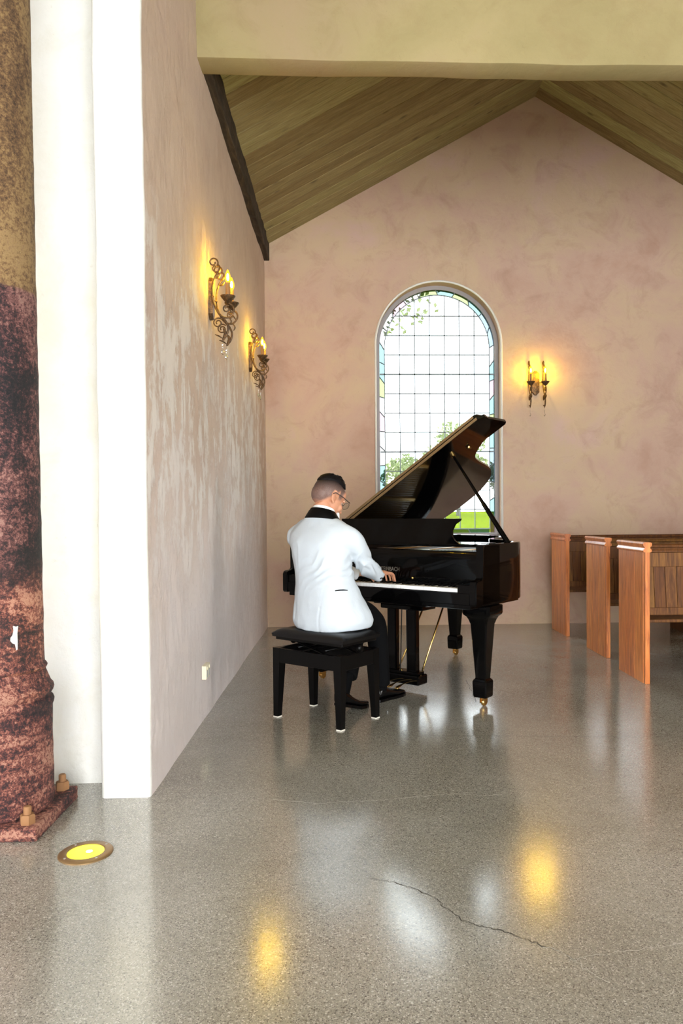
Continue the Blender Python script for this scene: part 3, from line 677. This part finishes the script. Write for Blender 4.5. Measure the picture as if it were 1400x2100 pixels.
bm = bmesh.new(); lathe(bm, [(.007, 0), (.009, .006), (.006, .012)], 12); bmesh.ops.transform(bm, matrix=Matrix.Translation((.20, .199, .745)) @ Matrix.Rotation(PI/2, 4, 'X'), verts=bm.verts); obj('fallboard_knob', bm, M_brass, fall, smooth=True)
# keys
kw = 1.225/52
bm = bmesh.new(); box(bm, -kw/2+.0006, kw/2-.0006, 0, .15, .692, .714, .0015); wk = obj('white_key', bm, M_ivory, pn); wk.location = (-.6125+kw/2, .050, 0)
for k in range(1, 52): c = wk.copy(); COL.objects.link(c); c.location.x = -.6125+kw*(k+.5)
bm = bmesh.new(); b_ = [[Vector((sx*w, y, z)) for sx in (-1, 1)] for w, y, z in ()]
rs = [[Vector((-w, y0, z)), Vector((w, y0, z)), Vector((w, .15, z)), Vector((-w, .15, z))] for w, y0, z in ((.0055, .052, .713), (.0052, .053, .722), (.0042, .058, .7245))]
rings(bm, rs); bk = obj('black_key', bm, M_blackmatt, pn); first = True
for k in range(51):
    if (k % 7) in (0, 2, 3, 5, 6) if k else True:
        o = bk if first else bk.copy()
        if not first: COL.objects.link(o)
        o.location = (-.6125+kw*(k+1), .050, 0); first = False
# inside: plate, soundboard, strings, pins
bm = bmesh.new(); inner_poly = RIN[::1]; prism(bm, inner_poly, .628, .66, lambda x, y, d: Vector((x, y, d))); obj('bottom_board', bm, M_blackmatt, pn)
bm = bmesh.new(); sp_poly = [p for p in offset(RIMS, .05)]; sp_poly[0] = (sp_poly[0][0], .26); sp_poly[-1] = (sp_poly[-1][0], .26); prism(bm, sp_poly, .80, .812, lambda x, y, d: Vector((x, y, d))); obj('soundboard', bm, M_sprucewood, pn)
bm = bmesh.new(); box(bm, -.68, .68, .30, .46, .845, .87, .006)
for u in (-.45, -.15, .15, .42): box(bm, u-.016, u+.016, .46, 1.5 if u < 0 else (1.3 if u < .2 else .85), .85, .885, .006)
obj('iron_plate', bm, M_plate, pn)
bm = bmesh.new()
for k in range(70):
    u = -.66+1.30*k/69; v1 = 1.45 if u < -.05 else max(.72, 1.45-(u+.05)*1.05); box(bm, u-.0012, u+.0012, .45, v1, .876, .878)
obj('strings', bm, M_steel, pn)['kind'] = 'stuff'
bm = bmesh.new()
for k in range(100):
    u = -.66+1.32*k/99; lathe(bm, [(.0032, .868), (.0032, .90)], 5, (u, .345+.03*(k % 3), 0))
obj('tuning_pins', bm, M_steel, pn)['kind'] = 'stuff'
bm = bmesh.new(); box(bm, -.695, .695, .215, .30, .905, .917, .003); obj('desk_rail', bm, M_black, pn)
for s in (-1, 1):
    bm = bmesh.new(); box(bm, min(s*.655, s*.70), max(s*.655, s*.70), .22, .62, .915, .935, .003); obj('desk_runner', bm, M_black, pn)
bm = bmesh.new(); box(bm, -.56, .56, .30, .60, .936, .954, .004); shelf = obj('desk_shelf', bm, M_black, pn)
bm = bmesh.new(); dk = [(-.475, .16), (-.47, .145), (-.44, .125), (-.425, .085), (-.43, .05), (-.455, .02), (-.49, 0), (.49, 0), (.455, .02), (.43, .05), (.425, .085), (.44, .125), (.47, .145), (.475, .16)]
prism(bm, dk, 0, .016, lambda x, z, d: Vector((x-.03, .315+z*.28+d, .954+z*.96))); obj('music_desk', bm, M_black, pn, auto=40)
# lid (two layers where the front flap is folded back)
TH = math.radians(31.6); HZ = .954
def lidp(l, v, t): return Vector((-.745+l*math.cos(TH)-t*math.sin(TH), v, HZ+l*math.sin(TH)+t*math.cos(TH)))
LV = .485
LO = [(0, LV), (1.46, LV)]+[(v.x+.745, v.y) for v in spline([(x+.006, y+.008, 0) for x, y in RIM[1:-1]], 4) if v.y > LV+.02 and v.x > -.74]+[(0, 1.38)]
bm = bmesh.new(); prism(bm, LO, 0, .019, lidp); bmesh.ops.recalc_face_normals(bm, faces=bm.faces); lid = obj('lid', bm, M_lid, pn, auto=40)
bm = bmesh.new(); prism(bm, [(0, LV-.004), (1.445, LV-.004), (1.463, LV+.012), (1.463, LV+.385), (1.44, LV+.41), (0, LV+.41)], .0225, .041, lidp); obj('lid_flap', bm, M_lid, pn, auto=40)
for t0, t1, l1 in ((.0015, .0175, 1.455), (.024, .0395, 1.44)):  # thin brown strip along the front edge of each lid layer
    bm = bmesh.new(); prism(bm, [(.01, LV-.0062), (l1, LV-.0062), (l1, LV+.004), (.01, LV+.004)], t0, t1, lidp); obj('lid_edge_strip', bm, M_edge, pn)['label'] = 'brown edge strip'
bm = bmesh.new(); pt = lidp(1.205, .735, -.004); lathe(bm, [(.008, -.012), (.010, -.004), (.010, .0)], 10, pt); tube(bm, [pt+Vector((-.018, 0, -.012)), pt+Vector((.018, 0, -.012))], .004, 6); obj('lid_lock', bm, M_brass, lid)
pa, pb = Vector((.695, .50, .955)), lidp(1.098, .68, 0)
bm = bmesh.new(); d = pb-pa; tube(bm, [pa, pa+d*.1, pa+d*.42, pa+d*.44, pa+d*.6, pa+d*.985], [.0165, .0165, .0145, .0115, .010, .0085], 10); obj('lid_prop', bm, M_black, pn, auto=50)
bm = bmesh.new(); tube(bm, [pa+d*.975, pb+Vector((0, 0, -.0005))], [.014, .018], 10); obj('prop_cup', bm, M_brass, lid)
# legs with casters
def pleg(u, v):
    bm = bmesh.new(); prof = [(.092, .600), (.092, .556), (.088, .545), (.073, .532), (.063, .512), (.058, .495), (.055, .49), (.034, .175), (.034, .168), (.044, .158), (.0475, .148), (.045, .065), (.041, .058)]
    rings(bm, [[Vector((u+sx*(w-c), v+sy*(w-0), z)) if k else Vector((u+sx*w, v+sy*(w-c), z)) for (sx, sy, k) in ((1, -1, 0), (1, 1, 0), (1, 1, 1), (-1, 1, 1), (-1, 1, 0), (-1, -1, 0), (-1, -1, 1), (1, -1, 1))] for w, z, c in [(w, z, w*.16) for w, z in prof]])
    lg = obj('leg', bm, M_black, pn, auto=30)
    bm = bmesh.new(); lathe(bm, [(.022, .060), (.022, .052), (.012, .047), (.010, .040)], 14, (u, v, 0))
    for s in (-1, 1): box(bm, u+s*.014-.002, u+s*.014+.002, v-.010, v+.028, .018, .050)
    obj('caster_fork', bm, M_brass, lg, auto=40)
    bm = bmesh.new(); lathe(bm, [(.006, -.010), (.021, -.010), (.0235, -.006), (.0235, .006), (.021, .010), (.006, .010)], 18); bmesh.ops.transform(bm, matrix=Matrix.Translation((u, v+.014, .0237)) @ Matrix.Rotation(PI/2, 4, 'Y'), verts=bm.verts); obj('caster_wheel', bm, M_brass, lg, auto=40)
pleg(.635, .285); pleg(-.635, .285); pleg(-.33, 1.545)
# pedal lyre
bm = bmesh.new(); box(bm, -.19, .24, .30, .50, .555, .602, .006); box(bm, -.14, .19, .31, .47, .525, .558, .008); lyre = obj('lyre', bm, M_black, pn)
for x0, x1 in ((-.118, -.05), (.038, .108)):
    bm = bmesh.new(); box(bm, x0, x1, .355, .400, .10, .535, .006); obj('lyre_post', bm, M_black, lyre)
bm = bmesh.new(); box(bm, -.135, .150, .32, .43, .045, .108, .010); box(bm, -.118, .133, .335, .415, .105, .125, .004); obj('pedal_box', bm, M_black, lyre)
for k in (-1, 0, 1):
    bm = bmesh.new(); u = .008+k*.06; P = spline([(u, .33, .062), (u, .27, .060), (u, .22, .052), (u, .19, .046)], 4); tube(bm, P, [.006]*5+[.008, .010, .013, .015, .016, .015, .012, .006], 8, .4); obj('pedal', bm, M_brass, lyre, smooth=True)
for x in (-.035, .02):
    bm = bmesh.new(); tube(bm, [(x, .385, .11), (x*.6, .39, .60)], .0035, 6); obj('pedal_rod', bm, M_blackmatt, lyre)
for x in (-.09, .10):
    bm = bmesh.new(); tube(bm, [(x, .43, .10), (x*.75, .82, .63)], .0065, 8); obj('lyre_brace', bm, M_brass, lyre, smooth=True)

# ------------------------------------------------------------------ piano bench
BC = (.043, -.439)
def pw(u, v, z=0.0): return PO+Vector((.7697*u+.6386*v, -.6386*u+.7697*v, z))
be = tag(empty('piano_bench', pw(*BC), PA), 'black adjustable piano bench with padded leather seat under the pianist', 'bench')
bm = bmesh.new(); t = bmesh.new(); bmesh.ops.create_grid(t, x_segments=22, y_segments=14, size=1)
for v in t.verts:
    x, y = v.co.x, v.co.y; e = (1-abs(x)**6)*(1-abs(y)**6)
    v.co = Vector((x*.262, y*.163, .474+.032*max(0, e)**.45 - .006*math.exp(-((x*1.3)**2+(y*1.4)**2)*1.2)))
add(bm, t)
bnd = [e for e in bm.edges if e.is_boundary]; ex = bmesh.ops.extrude_edge_only(bm, edges=bnd); vs = [g for g in ex['geom'] if isinstance(g, bmesh.types.BMVert)]
for v in vs: v.co.z = .456; v.co.x *= .985; v.co.y *= .985
bmesh.ops.holes_fill(bm, edges=[e for e in bm.edges if e.is_boundary], sides=0)
obj('seat_cushion', bm, M_leather, be, auto=60)
bm = bmesh.new(); box(bm, -.245, .245, -.148, .148, .438, .457, .004); obj('seat_board', bm, M_blackmatt, be)
for (x0, x1, y0, y1) in ((-.235, .235, -.166, -.146), (-.235, .235, .146, .166), (-.248, -.228, -.15, .15), (.228, .248, -.15, .15)):
    bm = bmesh.new(); box(bm, x0, x1, y0, y1, .312, .392, .003); obj('apron', bm, M_blackmatt, be)
for sx in (-1, 1):
    for sy in (-1, 1):
        bm = bmesh.new(); rs = []
        for z, w in ((.394, .050), (.31, .050), (.006, .033)):
            x1, y1 = sx*.249, sy*.167; x0, y0 = x1-sx*w, y1-sy*w; rs.append([Vector((x0, y0, z)), Vector((x1, y0, z)), Vector((x1, y1, z)), Vector((x0, y1, z))])
        rings(bm, rs); lg = obj('leg', bm, M_blackmatt, be)
        bm = bmesh.new(); box(bm, min(sx*.215, sx*.250), max(sx*.215, sx*.250), min(sy*.133, sy*.168), max(sy*.133, sy*.168), 0, .007, .001); obj('felt_pad', bm, M_felt, lg)
for y in (-.10, .10):
    for s in (-1, 1):
        bm = bmesh.new(); tube(bm, [(-s*.16, y, .36), (s*.16, y+.012*s, .445)], .010, 6, .5); obj('lift_bar', bm, M_blackmatt, be)
for x in (-.10, .10):
    bm = bmesh.new(); tube(bm, [(x, -.12, .402), (x, .12, .402)], .008, 8); obj('cross_rod', bm, M_blackmatt, be, smooth=True)
for s in (-1, 1):
    bm = bmesh.new(); lathe(bm, [(.006, 0), (.020, .004), (.023, .012), (.020, .022), (.008, .026)], 14); bmesh.ops.transform(bm, matrix=Matrix.Translation((s*.235, .0, .416)) @ Matrix.Rotation(s*PI/2, 4, 'Y'), verts=bm.verts); obj('height_knob', bm, M_blackmatt, be, smooth=True)

# ------------------------------------------------------------------ the pianist
PB = Vector((.043, -.42, 0))
man = tag(empty('person', pw(PB.x, PB.y), PA), 'person in white dinner jacket with black collar, glasses, seated playing the piano', 'person')
def L_(p): return Vector(p)-PB
def remesh(bm_, voxel, it=3, fac=.5):
    me_ = bpy.data.meshes.new('tmp'); bmesh.ops.recalc_face_normals(bm_, faces=bm_.faces); bm_.to_mesh(me_); bm_.free(); o_ = bpy.data.objects.new('tmp', me_); COL.objects.link(o_)
    md = o_.modifiers.new('r', 'REMESH'); md.mode = 'VOXEL'; md.voxel_size = voxel
    bpy.context.view_layer.update(); m2 = bpy.data.meshes.new_from_object(o_.evaluated_get(bpy.context.evaluated_depsgraph_get())); bpy.data.objects.remove(o_); bpy.data.meshes.remove(me_)
    b2 = bmesh.new(); b2.from_mesh(m2); bpy.data.meshes.remove(m2)
    for _ in range(it): bmesh.ops.smooth_vert(b2, verts=b2.verts, factor=fac, use_axis_x=True, use_axis_y=True, use_axis_z=True)
    return b2
def ell(c, a_, b_, z, n=28, e=2.3, tilt=0.0, roll_=0.0):
    out = []
    for k in range(n):
        t = 2*PI*k/n; x = math.copysign(abs(math.cos(t))**(2/e), math.cos(t))*a_; y = math.copysign(abs(math.sin(t))**(2/e), math.sin(t))*b_
        out.append(L_((c[0]+x, c[1]+y, z+y*tilt+x*roll_)))
    return out
def limb(bm_, pts, rad, seg=14, n=5):
    P = spline([L_(p) for p in pts], n); R_ = []
    for i in range(len(pts)-1):
        for k in range(n): R_.append(rad[i]+(rad[i+1]-rad[i])*k/n)
    R_.append(rad[-1]); tube(bm_, P, R_, seg)
# joints in piano coordinates (u to the treble, v into the piano, z up)
SHR, ELR, WRR = (.165, -.405, 1.030), (.158, -.215, .850), (.090, -.018, .779)
SHL, ELL, WRL = (-.200, -.41, 1.035), (-.215, -.215, .855), (-.075, -.015, .772)
HC = Vector((-.016, -.348, 1.233)); HY = math.radians(-17); HP = math.radians(-27)
HM = Matrix.Translation(HC-PB) @ Matrix.Rotation(HY, 4, 'Z') @ Matrix.Rotation(HP, 4, 'X') @ Matrix.Scale(.985, 4)
bb = bmesh.new()
# head: cranium, face, jaw, nose, ears
def hs(c, r, rot=None): sphere(bb, (0, 0, 0), r, 24, 16, HM @ Matrix.Translation(c) @ (rot or Matrix()))
hs((0, -.006, .036), (.077, .098, .090)); hs((0, -.045, .012), (.066, .060, .070)); hs((0, .035, -.020), (.066, .064, .078)); hs((0, .043, -.072), (.053, .050, .060)); hs((0, .074, -.124), (.026, .020, .024)); hs((0, .055, .045), (.066, .045, .055))
for s in (-1, 1):
    hs((s*.040, .074, -.028), (.024, .022, .024)); hs((s*.045, .018, -.076), (.017, .035, .034))
    hs((s*.078, -.008, .002), (.0065, .0165, .028), Matrix.Rotation(s*.35, 4, 'Z') @ Matrix.Rotation(.2, 4, 'X')); hs((s*.078, .004, -.024), (.006, .010, .012)); hs((s*.070, .006, .0), (.009, .009, .015))
    hs((s*.034, .090, .020), (.020, .010, .008))
hs((0, .103, -.018), (.010, .012, .028), Matrix.Rotation(-.35, 4, 'X')); hs((0, .114, -.034), (.013, .013, .011)); hs((0, .094, -.070), (.022, .010, .008)); hs((0, .091, -.083), (.019, .010, .008))
tube(bb, [L_((-.008, -.398, 1.08)), L_((-.006, -.378, 1.14)), HM @ Vector((.004, -.028, -.04))], [.060, .053, .050], 20)
# trunk, limbs and feet
rings(bb, [ell((.04, -.40), .17, .13, .53), ell((.035, -.41), .16, .12, .64), ell((.02, -.42), .14, .10, .80), ell((0, -.42), .16, .10, .95), ell((-.01, -.415), .15, .085, 1.04), ell((-.012, -.405), .06, .055, 1.12)])
for sh, el, wr in ((SHR, ELR, WRR), (SHL, ELL, WRL)): limb(bb, [sh, el, wr], [.050, .040, .026])
KNR, ANR, KNL, ANL = (.075, -.02, .505), (.065, .04, .10), (-.075, -.03, .505), (.066, -.305, .13)
for hp, kn, an in (((.12, -.37, .565), KNR, ANR), ((-.05, -.37, .565), KNL, ANL)):
    limb(bb, [hp, kn], [.075, .055]); limb(bb, [kn, an], [.052, .034])
# hands
def hand(wr, dirv, side, drop, tips):
    w = Vector(wr); f = Vector((*dirv, 0)).normalized(); r_ = Vector((f.y, -f.x, 0))*side      # r_ points to the little-finger side
    k0 = w+f*.085+Vector((0, 0, .002)); 
    rings(bb, [[L_(w+f*d+r_*(math.cos(2*PI*k/16)*a_)+Vector((0, 0, dz+math.sin(2*PI*k/16)*b_))) for k in range(16)] for d, a_, b_, dz in ((-.03, .027, .021, 0), (.0, .027, .019, 0), (.03, .034, .017, .003), (.06, .041, .015, .004), (.085, .040, .0125, .0), (.094, .034, .008, -.002))])
    for j, (off, ln) in enumerate(((-.030, .072), (-.010, .080), (.011, .074), (.031, .058))):
        b0 = w+f*.082+r_*off; sp_ = f+r_*(off*2.6); sp_.normalize(); tz = tips[j]
        p = [b0-sp_*.02, b0+Vector((0, 0, .001)), b0+sp_*ln*.48+Vector((0, 0, -.004)), b0+sp_*ln*.82+Vector((0, 0, -.020)), Vector((*(b0+sp_*ln*1.04).xy, tz))]
        limb(bb, p, [.0095, .0095, .0085, .0078, .0062], 10, 4)
    t0 = w+f*.025-r_*.022; limb(bb, [t0, t0+f*.025-r_*.022+Vector((0, 0, -.010)), t0+f*.052-r_*.030+Vector((0, 0, -.024)), Vector((*(t0+f*.070-r_*.030).xy, .724))], [.014, .0125, .0095, .0068], 10, 4)
hand(WRR, (-.06, 1), 1, 0, (.7225, .7225, .722, .7225))
hand(WRL, (.42, 1), -1, 0, (.7225, .722, .7225, .7225))
b2 = remesh(bb, .0036, 3, .5)
lay = b2.verts.layers.float.new('stubble'); lay2 = b2.verts.layers.float.new('fade'); HI = HM.inverted()
for v in b2.verts:
    p = HI @ v.co
    if abs(p.x) < .12 and -.14 < p.z < .2 and abs(p.y) < .16:
        # faded sides: above a line rising from the nape to the temple, in front limited by the hairline
        edge = -.062+max(0, (p.y+.060))*1.25 if p.y < .03 else .0
        k = min(1, max(0, (p.z-edge)/.022)); k *= min(1, max(0, (.066-p.y+max(0, p.z-.05)*.5)/.016))
        if abs(p.x) > .0755 and p.z < .045 and -.03 < p.y < .018: k = 0
        v[lay] = k*(.92)
        top_ = min(1, max(0, (p.z-.020-max(0, p.y)*.3+max(0, -p.y-.03)*.45)/.080)); v[lay2] = k*top_**1.2
body = obj('body', b2, M_skin, man, smooth=True)
# eyes
for s in (-1, 1):
    bm = bmesh.new(); sphere(bm, (0, 0, 0), (.0115, .0115, .0115), 12, 8, HM @ Matrix.Translation((s*.032, .076, .006))); obj('eye', bm, mat('eye_white', (.7, .68, .65), .2), man, smooth=True)
# hair: thick dark top
bm = bmesh.new(); nu, nvv = 44, 16; outr, inr = [], []
for j in range(nvv+1):
    ph = j/nvv*1.18; ro, ri = [], []
    for i in range(nu):
        th = 2*PI*i/nu; fr = math.cos(th)      # fr=1 forwards
        lim = .80+.28*max(0, fr)**1.5+.42*max(0, -fr)**2+.09*noise.noise(Vector((th*6, 3.1, .5)))+.05*noise.noise(Vector((th*15, 1.1, .5))); p_ = ph/1.18*lim
        dx, dy, dz = math.sin(p_)*math.sin(th), math.sin(p_)*math.cos(th), math.cos(p_)
        base = Vector((dx*.077, -.006+dy*.100, .036+dz*.091)); tk = (1-(j/nvv)**2)*(.015+.010*max(0, fr))+.0035*(1-(j/nvv)**8)
        nn = noise.noise(Vector((dx*14, dy*6, dz*14)))*.008*(1-(j/nvv)**4)
        ro.append(HM @ (base*1.0+Vector((dx, dy, dz))*(tk+nn+.0008))); ri.append(HM @ (base*.93))
    outr.append(ro); inr.append(ri)
rings(bm, outr[1:], False); rings(bm, inr[1:], False)
bm.verts.ensure_lookup_table(); N0 = nu*nvv
tp = bm.faces.new([bm.verts[i] for i in range(nu)]); tp2 = bm.faces.new([bm.verts[N0+i] for i in range(nu)])
for i in range(nu): a_, b_ = (nvv-1)*nu+i, (nvv-1)*nu+(i+1) % nu; bm.faces.new((bm.verts[a_], bm.verts[b_], bm.verts[N0+b_], bm.verts[N0+a_]))
obj('hair', bm, M_hair, man, smooth=True)
# glasses
bm = bmesh.new()
for s in (-1, 1):
    tube(bm, [HM @ Vector(p) for p in ((s*.0865, -.022, .016), (s*.0865, -.008, .030), (s*.085, .05, .028), (s*.074, .112, .022))], .0024, 6)
    ringp = [HM @ Vector((s*.036+.032*math.cos(a_)*(1), .116-.010*abs(math.cos(a_))*0, .004+.021*math.sin(a_))) for a_ in [2*PI*k/20 for k in range(21)]]; tube(bm, ringp, .0014, 5)
tube(bm, [HM @ Vector(p) for p in ((-.010, .117, .010), (0, .121, .013), (.010, .117, .010))], .0016, 5)
gl = obj('glasses', bm, M_glasses, man, smooth=True)
for s in (-1, 1):
    bm = bmesh.new(); vs = [bm.verts.new(HM @ Vector((s*.036+.031*math.cos(2*PI*k/20), .1165, .004+.020*math.sin(2*PI*k/20)))) for k in range(20)]; bm.faces.new(vs); obj('lens', bm, pane('spectacle_lens', (.93, .95, .95), .06), gl)
# jacket
bj = bmesh.new()
rings(bj, [ell((.060, -.390), .210, .184, .506, e=2.5), ell((.060, -.390), .228, .194, .545, e=2.5), ell((.055, -.396), .222, .184, .60, e=2.4), ell((.040, -.408), .198, .162, .68), ell((.030, -.418), .180, .144, .76), ell((.018, -.424), .174, .137, .83), ell((.004, -.428), .184, .133, .91), ell((-.008, -.424), .196, .127, .985), ell((-.013, -.416), .200, .112, 1.035), ell((-.014, -.408), .172, .092, 1.072, tilt=-.05), ell((-.013, -.400), .112, .080, 1.106, tilt=-.1), ell((-.013, -.396), .078, .070, 1.130, tilt=-.2)])
for s_, xs in ((1, .176), (-1, -.200)): limb(bj, [(-.013+s_*.05, -.398, 1.078), (-.013+s_*.12, -.402, 1.056), (xs, -.404, 1.026)], [.060, .058, .056], 18)
limb(bj, [(.155, -.412, 1.005), (.176, -.395, 1.010), (.184, -.345, .970), (.176, -.285, .910), (.160, -.215, .848), (.132, -.11, .803), (.103, -.025, .768)], [.068, .067, .063, .058, .054, .048, .041], 18)
limb(bj, [(-.18, -.412, 1.005), (-.205, -.395, 1.010), (-.220, -.345, .970), (-.226, -.275, .905), (-.210, -.205, .848), (-.155, -.10, .803), (-.088, -.025, .768)], [.068, .067, .064, .060, .056, .050, .042], 18)
b2 = remesh(bj, .0065, 12, .5)
for v in b2.verts:
    p = v.co+PB; nrm = v.normal
    el = math.exp(-((p.x-.18)**2+(p.y+.2)**2+(p.z-.85)**2)/.012)           # creases round the elbow
    wst = math.exp(-((p.x-.14)/.12)**2-((p.z-.83)/.08)**2)                   # drag lines at the waist
    d = .006*el*math.sin(95*(p.z+p.y*.55)+6*noise.noise(p*8))+.0075*wst*(1-2*abs(math.sin(48*(p.z-.75*p.x)+3.5*noise.noise(p*7)))**.7)
    d += .007*noise.noise(Vector((p.x*7, p.y*7, p.z*3.2)))+.003*noise.noise(p*20)
    for sx in (-.075, .125):                                                  # back seams down to the vents
        if p.y < -.42 and p.z < .98: d -= .0022*math.exp(-((p.x-sx-.012*math.sin(p.z*9))/.006)**2)*(.5 if p.z > .64 else 1.6)
    v.co += nrm*d
    if p.z < .56 and p.y < -.42: v.co.z -= .008*max(0, math.sin((p.x-.045)*9+1.2))
obj('jacket', b2, M_cloth, man, smooth=True)
bm = bmesh.new(); q = [(.192, -.528, .728), (.207, -.510, .731), (.221, -.490, .731), (.230, -.468, .728)]
tube(bm, [L_(Vector(p)) for p in q], [.003, .0045, .0045, .003], 6, .8); obj('pocket_welt', bm, M_satin, man)['label'] = 'black welt pocket'
for p in ((.143, -.040, .757), (.147, -.062, .760)):
    bm = bmesh.new(); sphere(bm, L_(p), (.007, .007, .007), 10, 8); obj('cuff_button', bm, M_shoe, man, smooth=True)
def ring_tilt(c, a_, b_, z, tilt, n=32): return ell(c, a_, b_, z, n, 2.0, tilt)
bm = bmesh.new(); rings(bm, [ring_tilt((-.011, -.396), .110, .090, 1.107, -.20), ring_tilt((-.011, -.395), .108, .090, 1.115, -.20), ring_tilt((-.011, -.391), .084, .077, 1.146, -.28), ring_tilt((-.011, -.389), .073, .069, 1.160, -.31), ring_tilt((-.011, -.389), .067, .063, 1.157, -.31), ring_tilt((-.011, -.391), .069, .065, 1.105, -.20)], closed=True); obj('jacket_collar', bm, M_satin, man, auto=50)['label'] = 'black satin collar'
bm = bmesh.new(); rings(bm, [ring_tilt((-.012, -.388), .066, .063, 1.12, -.30), ring_tilt((-.010, -.384), .064, .061, 1.168, -.36), ring_tilt((-.010, -.383), .0615, .0585, 1.174, -.36), ring_tilt((-.010, -.384), .059, .056, 1.168, -.36), ring_tilt((-.012, -.388), .060, .057, 1.12, -.30)], closed=True); obj('shirt_collar', bm, M_shirt, man, auto=60)
bm = bmesh.new()
for s in (-1, 1): rings(bm, [[L_(Vector((-.008+s*x, -.318+dy, 1.128+z))) for z, dy in ((-h, -.006), (-h, .006), (h, .006), (h, -.006))] for x, h in ((.004, .008), (.02, .016), (.048, .022), (.052, .018))])
sphere(bm, L_((-.008, -.312, 1.128)), (.009, .008, .011)); obj('bow_tie', bm, M_shirt, man)
for wr, el in ((WRR, ELR), (WRL, ELL)):
    w, e_ = Vector(wr), Vector(el); d = (w-e_).normalized(); bm = bmesh.new(); tube(bm, [L_(w-d*.04), L_(w+d*.006), L_(w+d*.010)], [.036, .036, .033], 18); obj('shirt_cuff', bm, M_shirt, man, smooth=True)
# trousers
bt = bmesh.new()
rings(bt, [ell((.04, -.395), .19, .165, .500), ell((.04, -.395), .205, .17, .54), ell((.04, -.40), .18, .15, .62)])
limb(bt, [(.120, -.36, .578), (.105, -.20, .562), (.080, -.07, .512), (.074, -.015, .455), (.070, .015, .30), (.066, .042, .095)], [.088, .082, .070, .066, .060, .056], 18)
limb(bt, [(-.05, -.36, .578), (-.07, -.20, .565), (-.070, -.07, .512), (-.062, -.05, .455), (.0, -.15, .32), (.052, -.258, .195)], [.088, .082, .070, .066, .056, .056], 18)
b2 = remesh(bt, .008, 3, .5); obj('trousers', b2, M_trouser, man, smooth=True)
def shoe(heel, dirv, name, lift=0.0):
    f = Vector((*dirv, 0)).normalized(); r_ = Vector((f.y, -f.x, 0)); h = Vector((*heel, 0)); b_ = bmesh.new()
    st = [(0, .022, .050, .030), (.012, .033, .088, .034), (.05, .037, .098, .034), (.085, .036, .086, .020), (.12, .040, .066, .010), (.17, .046, .052, .008), (.22, .045, .044, .009), (.255, .034, .036, .013), (.278, .014, .026, .017)]
    rings(b_, [[L_(h+f*d+r_*(w*math.copysign(abs(math.cos(2*PI*k/16))**.8, math.cos(2*PI*k/16)))+Vector((0, 0, .014+(zt-.014)*(.5+.5*math.sin(2*PI*k/16))))) for k in range(16)] for d, w, zt, _ in st])
    def raise_(bm_):
        for v in bm_.verts:
            q = v.co+PB-h; d = q.xy.dot(f.xy); v.co.z += lift*max(0, min(1, (.19-d)/.19))
    raise_(b_); so = obj(name, b_, M_shoe, man, smooth=True); b_ = bmesh.new()
    rings(b_, [[L_(h+f*d+r_*w+Vector((0, 0, 0))), L_(h+f*d-r_*w), L_(h+f*d-r_*w+Vector((0, 0, .016))), L_(h+f*d+r_*w+Vector((0, 0, .016)))] for d, w, zt, _ in [(s_[0], s_[1]*1.04, 0, 0) for s_ in st]])
    raise_(b_); obj('shoe_sole', b_, M_blackmatt, so)
    return so
shoe((.060, -.015), (.06, 1), 'shoe'); shoe((.070, -.375), (-.03, 1), 'shoe', .055)
bm = bmesh.new(); limb(bm, [(.055, -.27, .22), (.068, -.318, .115)], [.040, .036]); obj('sock', bm, M_trouser, man, smooth=True)
bm = bmesh.new(); limb(bm, [(.066, .038, .16), (.063, .040, .06)], [.044, .038]); obj('sock', bm, M_trouser, man, smooth=True)
